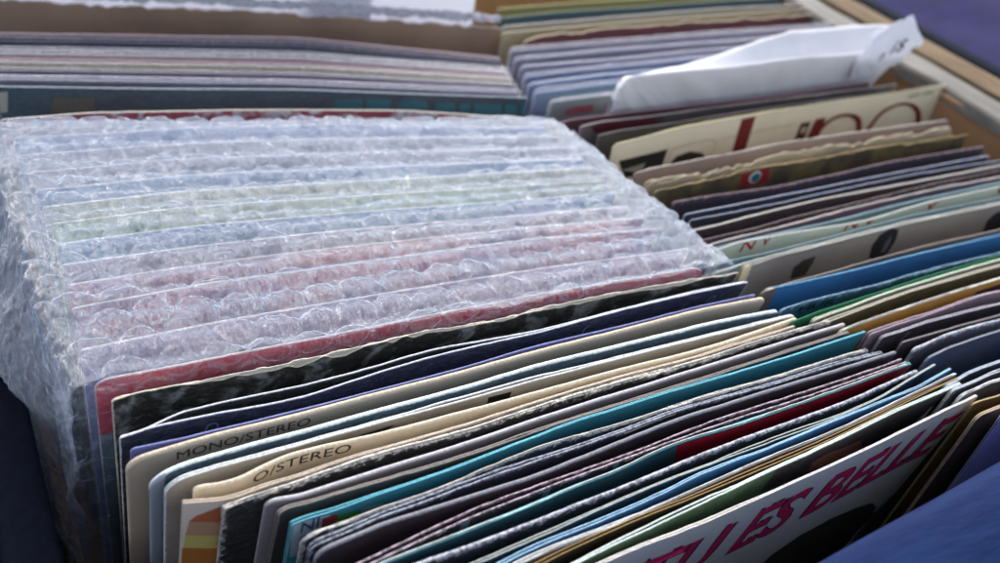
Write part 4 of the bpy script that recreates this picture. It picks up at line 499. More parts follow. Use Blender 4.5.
 {'row': 'back left row', 'label': 'teal black sleeve with pale teal letters, frontmost of the back left row', 'pts': [(17.2, 357.1), (21.1, 356.1), (65.7, 344.9), (116.6, 333.0), (199.2, 307.9)], 'z': 0, 'c': '16303c', 'c2': '183c48', 'e': '98a2ac', 'lean': -3, 't': 1.0, 'dec': [('poly', [(115.01, 3.47), (125.34, 3.08), (125.72, 9.48), (115.27, 9.84)], '2c6a76'), ('poly', [(126.83, 3.02), (135.79, 2.68), (135.9, 9.13), (126.84, 9.44)], '2c6a76'), ('poly', [(138.28, 5.58), (139.96, 2.95), (148.29, 2.63), (150.41, 4.71), (150.8, 8.61), (138.55, 9.03)], '2c6a76'), ('poly', [(152.96, 3.32), (160.26, 3.05), (161.25, 8.25), (152.72, 8.54)], '2c6a76'), ('poly', [(162.24, 3.41), (166.5, 3.25), (166.71, 8.06), (162.42, 8.21)], '2c6a76'), ('poly', [(167.67, 3.2), (178.68, 3.23), (179.32, 7.62), (167.89, 8.02)], '2c6a76'), ('poly', [(179.86, 3.19), (184.67, 3.45), (185.28, 7.42), (180.11, 7.59)], '2c6a76'), ('poly', [(186.32, 3.83), (188.31, 3.76), (188.48, 7.31), (186.48, 7.37)], '2c6a76'), ('poly', [(18.51, 3.45), (31.48, 3.66), (30.9, 9.67), (16.14, 9.81)], '4a5650'), ('poly', [(0.3, 2.15), (3.8, 1.73), (2.64, 9.94), (-0.84, 9.96)], '98a098')]},
 {'row': 'back left row', 'label': 'grey lavender plastic covered sleeve directly behind the teal lettered one', 'pts': [(7.3, 365.8), (20.0, 362.6), (32.6, 359.4), (45.3, 356.2), (58.0, 353.0), (67.0, 350.7), (70.7, 349.8), (83.3, 346.6), (96.0, 343.3), (108.7, 340.1), (118.2, 337.7), (121.4, 336.7), (134.0, 332.7), (146.7, 328.7), (159.4, 324.7), (172.0, 320.7), (184.7, 316.7), (197.4, 312.7)], 'z': 0, 'c': '5c5866', 'e': '9a98a4', 'lean': -6, 't': 1.6, 'wear': 0.6, 'plastic': True},
 {'row': 'back left row', 'label': 'dull violet sleeve second behind the teal lettered one, back left row', 'pts': [(7.6, 369.1), (20.3, 365.9), (33.0, 362.7), (45.7, 359.5), (58.4, 356.4), (67.8, 354.0), (71.1, 353.2), (83.8, 350.0), (96.5, 346.8), (109.2, 343.6), (119.3, 341.1), (121.9, 340.2), (134.6, 336.1), (147.3, 331.9), (160.0, 327.8), (172.7, 323.6), (185.4, 319.5), (198.1, 315.4)], 'z': 0, 'c': '6c5c78', 'e': '8a8494', 'lean': -6, 't': 0.9, 'wear': 0.6, 'chip': True},
 {'row': 'back left row', 'label': 'dark plastic covered sleeve in the front half of the back left row', 'pts': [(7.9, 372.4), (20.6, 369.2), (33.4, 366.1), (46.1, 362.9), (58.8, 359.8), (68.5, 357.4), (71.5, 356.6), (84.3, 353.5), (97.0, 350.3), (109.7, 347.1), (120.5, 344.5), (122.5, 343.8), (135.2, 339.5), (147.9, 335.2), (160.6, 330.9), (173.4, 326.6), (186.1, 322.3), (198.8, 318.1)], 'z': 0, 'c': '2a2430', 'e': '686472', 'lean': -6, 't': 1.3, 'wear': 0.6, 'plastic': True},
 {'row': 'back left row', 'label': 'warm grey sleeve just behind the dark plastic covered one, back left row', 'pts': [(8.2, 375.7), (21.0, 372.6), (33.7, 369.5), (46.5, 366.4), (59.2, 363.3), (69.3, 360.8), (72.0, 360.1), (84.7, 357.0), (97.5, 353.9), (110.3, 350.7), (121.6, 347.9), (123.0, 347.4), (135.8, 343.0), (148.5, 338.5), (161.3, 334.1), (174.0, 329.7), (186.8, 325.2), (199.6, 320.8)], 'z': 0, 'c': '6c665c', 'e': '9c968c', 'lean': -6, 't': 0.8, 'wear': 0.6},
 {'row': 'back left row', 'label': 'beige plastic covered sleeve in the middle of the back left row', 'pts': [(8.5, 379.1), (21.3, 376.1), (34.1, 373.0), (46.9, 369.9), (59.7, 366.8), (70.0, 364.3), (72.5, 363.7), (85.2, 360.6), (98.0, 357.5), (110.8, 354.3), (122.8, 351.4), (123.6, 351.1), (136.4, 346.5), (149.2, 341.9), (161.9, 337.3), (174.7, 332.7), (187.5, 328.1), (200.3, 323.5)], 'z': 0, 'c': '7c7468', 'e': 'a8a298', 'lean': -6, 't': 2.0, 'wear': 0.6, 'chip': True, 'plastic': True},
 {'row': 'back left row', 'label': 'dusty pink sleeve directly behind the beige plastic covered one', 'pts': [(8.9, 382.6), (21.7, 379.5), (34.5, 376.5), (47.3, 373.4), (60.1, 370.4), (70.8, 367.8), (72.9, 367.3), (85.7, 364.2), (98.5, 361.1), (111.4, 358.0), (124.0, 355.0), (124.2, 354.9), (137.0, 350.2), (149.8, 345.4), (162.6, 340.6), (175.4, 335.8), (188.2, 331.1), (201.0, 326.3)], 'z': 0, 'c': '8a6a70', 'e': 'a89498', 'lean': -6, 't': 1.0, 'wear': 0.6},
 {'row': 'back left row', 'label': 'greyish pink plastic covered sleeve near the middle of the back left row', 'pts': [(9.2, 386.1), (22.0, 383.1), (34.9, 380.0), (47.7, 377.0), (60.5, 374.0), (71.6, 371.4), (73.4, 370.9), (86.2, 367.9), (99.1, 364.8), (111.9, 361.8), (124.7, 358.7), (125.3, 358.6), (137.6, 353.8), (150.4, 348.9), (163.3, 343.9), (176.1, 339.0), (189.0, 334.1), (201.8, 329.1)], 'z': 0, 'c': '6e6068', 'e': '9a929a', 'lean': -6, 't': 1.5, 'wear': 0.6, 'plastic': True},
 {'row': 'back left row', 'label': 'plastic covered sleeve with pale white edge halfway up the back left row', 'pts': [(9.5, 389.7), (22.4, 386.7), (35.2, 383.7), (48.1, 380.7), (61.0, 377.7), (72.4, 375.0), (73.9, 374.6), (86.7, 371.6), (99.6, 368.6), (112.5, 365.5), (125.3, 362.5), (126.5, 362.2), (138.2, 357.6), (151.1, 352.5), (163.9, 347.3), (176.8, 342.2), (189.7, 337.1), (202.6, 332.0)], 'z': 0, 'c': '8c8886', 'e': 'c4c2c2', 'lean': -6, 't': 1.9, 'wear': 0.6, 'chip': True, 'plastic': True},
 {'row': 'back left row', 'label': 'slim charcoal sleeve behind the pale white edged one, back left row', 'pts': [(9.8, 393.3), (22.7, 390.3), (35.6, 387.3), (48.5, 384.4), (61.4, 381.4), (73.2, 378.7), (74.3, 378.4), (87.2, 375.4), (100.1, 372.4), (113.0, 369.4), (125.9, 366.4), (127.8, 366.0), (138.8, 361.4), (151.7, 356.1), (164.6, 350.8), (177.5, 345.5), (190.4, 340.1), (203.3, 334.8)], 'z': 0, 'c': '30303a', 'e': '70707e', 'lean': -6, 't': 0.7, 'wear': 0.6},
 {'row': 'back left row', 'label': 'almost black sleeve in the rear half of the back left row', 'pts': [(10.2, 396.9), (23.1, 394.0), (36.0, 391.0), (49.0, 388.1), (61.9, 385.2), (74.1, 382.4), (74.8, 382.2), (87.8, 379.2), (100.7, 376.3), (113.6, 373.3), (126.5, 370.3), (129.1, 369.7), (139.5, 365.3), (152.4, 359.8), (165.3, 354.3), (178.2, 348.8), (191.2, 343.3), (204.1, 337.7)], 'z': 0, 'c': '1c1c26', 'e': '585868', 'lean': -6, 't': 1.2, 'wear': 0.6},
 {'row': 'back left row', 'label': 'mottled grey sleeve second in front of the cardboard divider', 'pts': [(10.5, 400.6), (23.5, 397.7), (36.4, 394.8), (49.4, 391.9), (62.4, 389.0), (74.9, 386.2), (75.3, 386.1), (88.3, 383.1), (101.2, 380.2), (114.2, 377.3), (127.1, 374.3), (130.4, 373.6), (140.1, 369.3), (153.1, 363.6), (166.0, 357.8), (179.0, 352.1), (191.9, 346.4), (204.9, 340.7)], 'z': 0, 'c': '5c5864', 'e': '8c8a96', 'lean': -6, 't': 0.9, 'wear': 0.6, 'chip': True},
 {'row': 'back left row', 'label': 'speckled pinkish sleeve right in front of the cardboard divider', 'pts': [(10.9, 404.4), (23.9, 401.5), (36.9, 398.6), (49.8, 395.8), (62.8, 392.9), (75.8, 390.0), (75.8, 390.0), (88.8, 387.1), (101.8, 384.2), (114.8, 381.3), (127.8, 378.4), (131.7, 377.5), (140.7, 373.3), (153.7, 367.4), (166.7, 361.5), (179.7, 355.5), (192.7, 349.6), (205.7, 343.6)], 'z': 0, 'c': '7a6468', 'e': 'a49498', 'lean': -6, 't': 1.6, 'wear': 0.6},
 {'row': 'back right row', 'label': 'pale grey green card with a strip of red letters, partly behind the white paper', 'pts': [(207.0, 302.7), (229.4, 303.0), (258.6, 302.9), (323.2, 302.8), (386.0, 303.4)], 'z': 0, 'c': '6c7874', 'e': '9aa0a4', 'lean': -4, 't': 1.2, 'wear': 0.3, 'plastic': True, 'dec': [('poly', [(7.32, 4.72), (9.86, 3.69), (20.22, 3.62), (20.22, 7.28), (7.4, 7.0)], 'a01830'), ('poly', [(26.14, 4.32), (27.99, 4.08), (27.91, 7.3), (26.04, 7.53)], 'a01830')]},
 {'row': 'back right row', 'label': 'pale blue plastic covered sleeve behind the red lettered card, back right row', 'pts': [(204.6, 311.1), (216.5, 311.4), (228.5, 311.6), (234.9, 311.8), (240.4, 311.8), (252.3, 311.9), (264.3, 312.0), (265.0, 312.0), (276.2, 311.9), (288.1, 311.8), (300.1, 311.8), (312.0, 311.7), (323.9, 311.6), (335.9, 311.5), (342.4, 311.4), (347.8, 311.5), (359.7, 311.5), (371.7, 311.6), (383.6, 311.7)], 'z': 0, 'c': '607a98', 'e': '8a9cb8', 'lean': -4, 't': 1.2, 'wear': 0.3, 'plastic': True},
 {'row': 'back right row', 'label': 'blue plastic covered sleeve with dark line, front part of the back right row', 'pts': [(205.7, 318.0), (217.7, 318.5), (229.6, 318.9), (239.6, 319.3), (241.5, 319.2), (253.5, 318.8), (265.4, 318.5), (277.3, 318.1), (289.3, 317.8), (290.3, 317.7), (301.2, 317.6), (313.1, 317.4), (325.0, 317.3), (337.0, 317.1), (347.2, 317.0), (348.9, 317.0), (360.8, 317.0), (372.8, 317.1), (384.7, 317.1)], 'z': 0, 'c': '35507c', 'e': '8494b4', 'lean': -4, 't': 1.2, 'wear': 0.3, 'plastic': True},
 {'row': 'back right row', 'label': 'steel blue plastic covered sleeve in the front half of the back right row', 'pts': [(207.8, 325.0), (219.7, 325.1), (231.6, 325.2), (243.4, 325.3), (243.5, 325.3), (255.5, 325.2), (267.4, 325.1), (279.3, 325.0), (291.3, 325.0), (295.7, 324.9), (303.2, 324.6), (315.1, 324.1), (327.1, 323.7), (339.0, 323.2), (350.9, 322.7), (352.2, 322.6), (362.8, 322.5), (374.8, 322.4), (386.7, 322.3)], 'z': 0, 'c': '44587e', 'e': '8890a8', 'lean': -4, 't': 1.2, 'wear': 0.3, 'plastic': True},
 {'row': 'back right row', 'label': 'mauve grey plastic covered sleeve in the middle of the back right row', 'pts': [(210.8, 333.8), (222.7, 333.4), (234.6, 332.9), (246.5, 332.4), (247.9, 332.3), (258.5, 332.3), (270.4, 332.3), (282.3, 332.4), (294.2, 332.4), (301.3, 332.4), (306.2, 332.1), (318.1, 331.5), (330.0, 330.9), (341.9, 330.3), (353.9, 329.7), (358.2, 329.4), (365.8, 329.3), (377.7, 329.1), (389.6, 329.0)], 'z': 0, 'c': '6c6a80', 'e': '9490a4', 'lean': -4, 't': 1.2, 'wear': 0.3, 'plastic': True},
 {'row': 'back right row', 'label': 'slate plastic covered sleeve second in front of the maroon one, back right row', 'pts': [(211.6, 340.5), (223.5, 340.5), (235.4, 340.5), (247.3, 340.5), (253.1, 340.5), (259.3, 340.4), (271.2, 340.0), (283.1, 339.7), (295.1, 339.4), (306.3, 339.1), (307.0, 339.1), (318.9, 338.5), (330.8, 338.0), (342.8, 337.4), (354.7, 336.9), (364.4, 336.5), (366.6, 336.4), (378.5, 336.3), (390.5, 336.1)], 'z': 0, 'c': '54586c', 'e': '8a8a9e', 'lean': -4, 't': 1.2, 'wear': 0.3, 'plastic': True},
 {'row': 'back right row', 'label': 'greyish violet plastic covered sleeve close in front of the maroon one', 'pts': [(214.2, 349.0), (226.2, 348.8), (238.1, 348.5), (250.0, 348.3), (257.8, 348.1), (261.9, 348.0), (273.9, 347.8), (285.8, 347.5), (297.7, 347.3), (309.7, 347.1), (312.3, 347.0), (321.6, 346.7), (333.5, 346.2), (345.4, 345.8), (357.4, 345.4), (369.3, 344.9), (371.1, 344.8), (381.2, 344.8), (393.2, 344.7)], 'z': 0, 'c': '686478', 'e': '928ea0', 'lean': -4, 't': 1.2, 'wear': 0.3, 'plastic': True},
 {'row': 'back right row', 'label': 'maroon sleeve with ragged cream paper edge in the back right row', 'pts': [(225.2, 358.4), (237.1, 360.1), (245.1, 361.3), (249.0, 361.4), (260.9, 361.8), (266.6, 361.9), (272.8, 361.9), (284.7, 361.9), (296.7, 361.9), (300.0, 361.9), (308.6, 361.9), (320.5, 361.9), (332.4, 361.9), (335.5, 361.9), (344.3, 361.4), (356.2, 360.7), (368.1, 359.9), (380.0, 359.2), (383.5, 359.0), (392.0, 358.8), (403.9, 358.6)], 'z': 0, 'c': '4a1420', 'e': 'b0a488', 'lean': -4, 't': 1.2, 'wear': 0.5, 'torn': 1.2},
 {'row': 'back right row', 'label': 'beige sleeve just behind the maroon one, back right row', 'pts': [(218.9, 367.0), (230.9, 367.1), (242.8, 367.3), (248.6, 367.3), (254.7, 367.4), (266.7, 367.6), (278.6, 367.7), (290.5, 367.9), (292.6, 367.9), (302.5, 367.8), (314.4, 367.7), (326.3, 367.5), (338.2, 367.4), (339.8, 367.4), (350.2, 367.1), (362.1, 366.7), (374.0, 366.3), (386.0, 366.0), (388.9, 365.9), (397.9, 365.8)], 'z': 0, 'c': '8c8468', 'e': 'aaa28c', 'lean': -4, 't': 1.2, 'wear': 0.5},
 {'row': 'back right row', 'label': 'grey sleeve with pale edge behind the beige one, back right row', 'pts': [(222.1, 373.0), (234.0, 373.2), (246.0, 373.4), (252.2, 373.5), (257.9, 373.6), (269.8, 373.9), (281.7, 374.1), (293.7, 374.3), (297.0, 374.4), (305.6, 374.3), (317.5, 374.3), (329.5, 374.2), (341.4, 374.2), (345.0, 374.1), (353.3, 373.7), (365.2, 373.2), (377.2, 372.6), (389.1, 372.0), (393.5, 371.8), (401.0, 371.7)], 'z': 0, 'c': '6a6864', 'e': 'a8a4a0', 'lean': -4, 't': 1.2, 'wear': 0.5},
 {'row': 'back right row', 'label': 'dark blue green sleeve near the back of the back right row', 'pts': [(226.1, 382.5), (238.0, 383.1), (249.9, 383.8), (258.5, 384.2), (261.8, 384.1), (273.8, 383.9), (285.7, 383.6), (297.6, 383.4), (303.0, 383.3), (309.6, 383.3), (321.5, 383.3), (333.4, 383.4), (345.3, 383.4), (352.2, 383.4), (357.3, 383.2), (369.2, 382.8), (381.1, 382.3), (393.0, 381.8), (401.3, 381.5), (405.0, 381.5)], 'z': 0, 'c': '24404a', 'e': '787c68', 'lean': -4, 't': 1.2, 'wear': 0.5},
 {'row': 'back right row', 'label': 'olive yellow sleeve at the far back of the right row', 'pts': [(230.2, 392.3), (242.1, 392.6), (254.0, 392.9), (263.7, 393.1), (266.0, 393.1), (277.9, 392.9), (289.8, 392.8), (301.8, 392.6), (309.3, 392.5), (313.7, 392.4), (325.6, 392.3), (337.6, 392.1), (349.5, 392.0), (358.7, 391.9), (361.4, 391.8), (373.3, 391.5), (385.3, 391.2), (397.2, 391.0), (405.1, 390.8), (409.1, 390.8)], 'z': 0, 'c': '7c7444', 'e': '9c9468', 'lean': -4, 't': 1.2, 'wear': 0.5},
]


PLASTIC = film_mat('clear_plastic', .10, .55, (.55, .57, .66, 1), rough=.25, crease=.7, scale=150, gloss=.45, streak=(.5, 1, 1))
for k, o in enumerate(SLEEVES): build_sleeve(k, o)

# ------------------------------------------------------------------ bubble wrap
def smooth2(x): x = np.clip(x, 0, 1); return x*x*(3-2*x)
def vnoise(x, y, seed, per):
    r = np.random.default_rng(seed).normal(size=(256, 256))
    X = x/per+100; Y = y/per+100; i = np.floor(X).astype(int); j = np.floor(Y).astype(int); fx = X-i; fy = Y-j
    fx = fx*fx*(3-2*fx); fy = fy*fy*(3-2*fy)
    g = lambda a, b: r[a % 256, b % 256]
    return (g(i, j)*(1-fx)+g(i+1, j)*fx)*(1-fy)+(g(i, j+1)*(1-fx)+g(i+1, j+1)*fx)*fy

FL, FR, RL, RR = (np.array(p, float) for p in ((17.5, 195.5), (203, 188.5), (14.5, 328), (197, 286.5)))
SAG = [196.5, 205.5, 217.5, 229, 236, 246, 256, 265, 273, 283, 293, 304, 318, 326]   # ridge lines: tops of the wrapped sleeves at their left ends
def film_surface(a, b, W, Dp):
    """a: mm across (0..W on top, outside it hangs), b: mm from the front edge (0..Dp on top)"""
    u = np.clip(a/W, 0, 1)[..., None]; v = np.clip(b/Dp, 0, 1)[..., None]
    P2 = (FL*(1-u)+FR*u)*(1-v)+(RL*(1-u)+RR*u)*v
    z = np.full(a.shape, 1.4)
    # slight sag between ridges
    yl = 195.5+(336-195.5)*v[..., 0]
    r = np.array(SAG); k = np.clip(np.searchsorted(r, yl), 1, len(r)-1)
    f = (yl-r[k-1])/(r[k]-r[k-1]); f = np.clip(f, 0, 1)
    z = z-1.0*np.sin(np.pi*f)**1.3*smooth2(u[..., 0]*12)*smooth2((1-u[..., 0])*12)
    P = np.concatenate([P2, z[..., None]], -1)
    la = np.where(b < 0, 0, np.maximum(-a, 0)); ra = np.maximum(a-W, 0); fb = np.maximum(-b, 0); rb = np.maximum(b-Dp, 0)
    R = 5.0
    def hang(l):   # arc of radius R then straight down; returns out, down
        th = np.minimum(l/R, np.pi/2)
        return R*np.sin(th), R*(1-np.cos(th))+np.maximum(l-R*np.pi/2, 0)
    o, d = hang(la); tb = smooth2(v[..., 0]*2.6)
    P[..., 0] -= o*.7+tb*(16*smooth2(la/45)*(1-.5*smooth2((la-60)/50)))*(1+.25*vnoise(a*0+la, b, 5, 22))
    P[..., 2] -= d; P[..., 1] += d*.22*(1-v[..., 0])
    o, d = hang(ra); P[..., 0] += o*.8+.0*ra; P[..., 2] -= d
    o, d = hang(fb); P[..., 1] -= o*.30; P[..., 2] -= d; P[..., 1] += d*.22
    o, d = hang(rb); P[..., 1] += o*.5; P[..., 2] -= d
    P[..., 0] -= np.where((b < 0) & (a < 0), -a, 0)
    # creases
    amp = .35+.8*smooth2((la-3)/20)+.5*smooth2(ra/10)
    P[..., 0] += amp*vnoise(a, b, 21, 13)*np.where(la+ra > 0, 1, .3)
    cr1 = np.abs(vnoise(a*.45+b*.9, b*.35, 25, 7))+.6*np.abs(vnoise(a*.8-b*.3, b*.5, 26, 3.5))
    P[..., 0] -= .9*(1-np.clip(cr1*1.6, 0, 1))*smooth2((la-4)/14)
    P[..., 2] += (.35*vnoise(a, b, 22, 16)+.12*vnoise(a, b, 23, 4))*np.where(la > 0, 1.5, 1)
    P[..., 1] += amp*.6*vnoise(a, b, 24, 11)
    return P

W_, D_ = 184., 122.
def film(name, bubbles, mat, parent, seed):
    P_ = 10.8; Rb = 4.9; Hb = 1.2
    def sheet(a0, a1, b0, b1, st):
        na = int((a1-a0)/st)+1; nb_ = int((b1-b0)/st)+1
        A, B = np.meshgrid(np.linspace(a0, a1, na), np.linspace(b0, b1, nb_), indexing='ij')
        P = film_surface(A, B, W_, D_)
        if bubbles:
            du = np.gradient(P, axis=0); dv = np.gradient(P, axis=1)
            n = np.cross(du, dv); n /= np.linalg.norm(n, axis=-1, keepdims=True)+1e-9
            A0, B0 = A, B
            A = A+1.5*vnoise(A0, B0, 51, 24)+.5*vnoise(A0, B0, 53, 7); B = B+1.5*vnoise(A0, B0, 52, 26)+.5*vnoise(A0, B0, 54, 7)
            row = np.round(B/(P_*.866)); sx = A-(row % 2)*P_/2; col = np.round(sx/P_)
            dx = sx-col*P_; dy = B-row*P_*.866
            # the row either side may be nearer
            best = dx**2+dy**2; cid = row*977+col
            for dr in (-1, 1):
                r2 = row+dr; s2 = A-(r2 % 2)*P_/2; c2 = np.round(s2/P_)
                q = (s2-c2*P_)**2+(B-r2*P_*.866)**2; m = q < best
                best = np.where(m, q, best); cid = np.where(m, r2*977+c2, cid)
            rr = np.sqrt(best)/Rb
            hsh = np.abs(np.sin(cid*12.9898)*43758.5453) % 1.0
            flat = np.where(hsh < .25, .3, 1.0)*(.55+.6*((hsh*7.3) % 1))*np.where(A0 < -6, .35, 1)
            h = Hb*flat*np.sqrt(np.clip(1-np.clip(rr, 0, 1)**4.5, 0, 1))
            h += np.where(rr < 1, .26*vnoise(A, B, 40+seed, 2.3)+.14*vnoise(A, B, 43, 1.1), .10*vnoise(A, B, 44, 1.5))
            h += .30*(1-np.clip(np.abs(vnoise(A+.4*B, B, 45, 6))*5, 0, 1))+.22*(1-np.clip(np.abs(vnoise(A*.5, B*1.5, 46, 4))*5, 0, 1))
            P = P+n*(h+.25)[..., None]
        else:
            pass
        sm = np.zeros(P.shape[:2])
        if bubbles:
            sm = np.exp(-((rr-.97)/.10)**2)*np.where(A0 < -8, .3, 1)+.5*np.exp(-((rr-.62)/.06)**2)*(hsh > .6)
        return P.reshape(-1, 3), na, nb_, sm.ravel()
    st = .62 if bubbles else 1.6
    Vs, Fs, Ss, off = [], [], [], 0
    cnt = []
    for (a0, a1, b0, b1) in ((-118, W_+42, 0, D_), (-7, W_+2, -95, -.6), (0, W_, D_, D_+60)):
        if b0 < 0 and not bubbles: continue
        V, na, nb_, sm = sheet(a0, a1, b0, b1, st)
        idx = np.arange(na*nb_).reshape(na, nb_)+off
        Fs.append(np.stack([idx[:-1, :-1].ravel(), idx[1:, :-1].ravel(), idx[1:, 1:].ravel(), idx[:-1, 1:].ravel()], 1))
        Vs.append(V); Ss.append(sm); off += len(V); cnt.append((len(Fs[-1]), b0 < 0))
    me = raw_mesh(name, np.concatenate(Vs)*MM, np.concatenate(Fs), rim=np.concatenate(Ss), attr='seam')
    me.polygons.foreach_set('material_index', np.concatenate([np.full(c, 1 if f else 0, dtype=np.int32) for c, f in cnt]))
    bm = bmesh.new(); bm.from_mesh(me); bmesh.ops.remove_doubles(bm, verts=bm.verts[:], dist=.00002); bm.to_mesh(me); bm.free()
    me.polygons.foreach_set('use_smooth', np.ones(len(me.polygons), dtype=bool))
    ob = link(name, me, mat, parent); me.materials.append(FRONT)
    return ob
bw = empty('bubble_wrap', (0, 0, 0))
tag(bw, 'clear milky bubble wrap folded over a bundle of standing record sleeves', 'bubble wrap')
BUB = film_mat('bubble_film', .04, .70, (.41, .53, .70, 1), rough=.2, crease=1.0, scale=330, gloss=.45)
FLT = film_mat('flat_film', .02, .50, (.41, .53, .70, 1), rough=.22, crease=.8, scale=160, gloss=.4)
FRONT = film_mat('front_film', .02, .35, (.41, .53, .70, 1), rough=.16, crease=.6, scale=330, gloss=.45)
film('bubble_layer', True, BUB, bw, 1)
film('backing_film', False, FLT, bw, 2)

# ------------------------------------------------------------------ crate, divider, papers, cloths
def box_me(name, x0, x1, y0, y1, z0, z1, bev=.8):
    bm = bmesh.new(); bmesh.ops.create_cube(bm, size=1)
    for v in bm.verts:
        v.co = ((x0+x1)/2+v.co.x*(x1-x0), (y0+y1)/2+v.co.y*(y1-y0), (z0+z1)/2+v.co.z*(z1-z0))
        v.co *= MM
    bmesh.ops.bevel(bm, geom=bm.edges[:], offset=bev*MM, segments=3, profile=.6, affect='EDGES')
    me = bpy.data.meshes.new(name); bm.to_mesh(me); bm.free()
    for p in me.polygons: p.use_smooth = True
    return me
wood = plain_mat('pale_wood', '94735a', .75, .2, 60, .3, .3, (6, .5, 1.5), col2='8f6d4c')
woodr = plain_mat('rim_wood', '6c5c48', .8, .1, 60, .35, .5, (6, .5, 1.5), col2='4e4030')
blk = plain_mat('black_plastic', '080d1a', .9, .05, 300, .4, .15)
navy = plain_mat('navy_plastic', '0c1624', .9, .05, 300, .4, .15)
cr = empty('wooden_box', (.2, .28, -.192))
tag(cr, 'pale wooden box full of record sleeves, its right rim showing', 'box')
def child(me, name, mat, parent):
    me.transform(Matrix.Translation(-parent.location)); return link(name, me, mat, parent)
child(box_me('side_wall', 393, 430, 96, 470, -188, -1.5, 1.2), 'side_wall', wood, cr)
child(box_me('side_wall', 10, 14, 96, 470, -188, -105), 'side_wall', wood, cr)
child(box_me('end_wall', 14.2, 392.8, 462, 470, -188, -4), 'end_wall', wood, cr)
child(box_me('end_wall', 14.2, 392.8, 92, 96, -188, -45), 'end_wall', wood, cr)
child(box_me('bottom_board', 10, 430, 92, 470, -192, -188.2), 'bottom_board', wood, cr)
child(box_me('rim_strip', 412, 429.5, 98, 468, -1.2, 1.8, 1.0), 'rim_strip', woodr, cr)
pc = empty('plastic_crate', (.2, .28, -.197))
tag(pc, 'dark plastic crate round the wooden box, dark rims at left and right', 'crate')
child(box_me('side_wall', -7, 6, 80, 480, -193, -30, 2.5), 'side_wall', blk, pc)
child(box_me('side_wall', 433, 443, 80, 480, -193, 1.5, 2), 'side_wall', navy, pc)
child(box_me('bottom', -7, 443, 80, 480, -197, -193.2), 'bottom', blk, pc)

# wavy plastic strip lying on the right wall's inner rim
nu, nv = 260, 14
Y, T_ = np.meshgrid(np.linspace(150, 455, nu), np.linspace(0, 1, nv), indexing='ij')
X = 391.5+T_*19+1.2*vnoise(Y, T_*10, 61, 18)
Z = .3+1.2*np.sin(T_*np.pi)*(.7+.3*vnoise(Y, T_*3, 62, 25))+.25*vnoise(Y*.3, T_*30, 63, 5)-np.where(T_ < .12, (0.12-T_)*40, 0)
me = grid_mesh('plastic_strip', np.stack([X, Y, Z], -1).reshape(-1, 3)*MM, nu, nv)
ps = link('plastic_strip', me, plain_mat('grey_plastic', '5e5b58', .6, .25, 90, .55, .5, (2.5, .2, 1)))
tag(ps, 'crumpled clear plastic strip lying along the inner rim of the wooden box', 'plastic strip')

# cardboard divider
od = dict(c='7c6856', c2='705c4c', e='8f8c94', lean=-6, wear=.1, torn=1.6, r=(.5, .5), z=0, c_=1)
CB = [(14, 438), (60, 423), (120, 407), (222, 372)]
sh = Sheet(od, CB, 900)
root = panel('cardboard_divider', sh, od, 1.2, 0, 901, H=176)
cd = link('cardboard_divider', root, card_mat(od, 3.3)); tag(cd, 'tan cardboard divider standing across the back left row under white papers', 'divider')
# its frayed top: grey fluff of torn bubble film along the edge
nu, nv = 420, 10
S_, T_ = np.meshgrid(np.linspace(2, sh.L-1, nu), np.linspace(0, 1, nv), indexing='ij')
P = sh.pos(S_, -1.0-1.6*np.sin(T_*np.pi)-np.abs(vnoise(S_, T_*8, 71, 2.0))*.5, -1.0-T_*7+.6*vnoise(S_, T_*5, 72, 3))
fz = link('frayed_plastic', grid_mesh('frayed_plastic', P.reshape(-1, 3)*MM, nu, nv), plain_mat('grey_fluff', '9a9aa4', .9, .1, 500, .3, .3))
tag(fz, 'grey frayed strip of plastic film along the top of the cardboard divider', 'plastic strip')

# white papers beyond the divider
def paper_mat(tr, col='dfe2ea'):
    m = plain_mat('white_paper', col, .7, .3, 30, .06, .15)
    _t = m.node_tree; _o = [n for n in _t.nodes if n.type == 'OUTPUT_MATERIAL'][0]; _b = [n for n in _t.nodes if n.type == 'BSDF_PRINCIPLED'][0]
    _tl = _t.nodes.new('ShaderNodeBsdfTranslucent'); _tl.inputs[0].default_value = (.78, .80, .88, 1)
    _mx = _t.nodes.new('ShaderNodeMixShader'); _mx.inputs[0].default_value = tr
    _t.links.new(_b.outputs[0], _mx.inputs[1]); _t.links.new(_tl.outputs[0], _mx.inputs[2]); _t.links.new(_mx.outputs[0], _o.inputs[0])
    return m
paper = paper_mat(.5)
paper_folded = paper_mat(.12, 'd4d5dc')
paper_flap = paper_mat(.35)
def paper_sheet(name, pts, h, thick, label, seed, lean=0, mat=paper):
    s2 = Sheet(dict(lean=lean, z=h), pts, seed)
    oo = dict(c='e2e4ea', e='e6e8ee', r=(3, 3), wear=.05)
    me = panel(name, s2, oo, thick, 0, seed, H=h+60, fine=False, jit=.5)
    ob = link(name, me, mat); tag(ob, label, 'paper'); return ob
paper_sheet('white_paper', [(-40, 462), (60, 433), (120, 416), (172, 400)], 55, .4, 'large white paper standing behind the cardboard divider, at the top left', 41, lean=-5)
paper_sheet('white_paper', [(150, 421), (222, 398)], 48, .4, 'small white paper right of the large one behind the cardboard divider', 43, lean=-5)

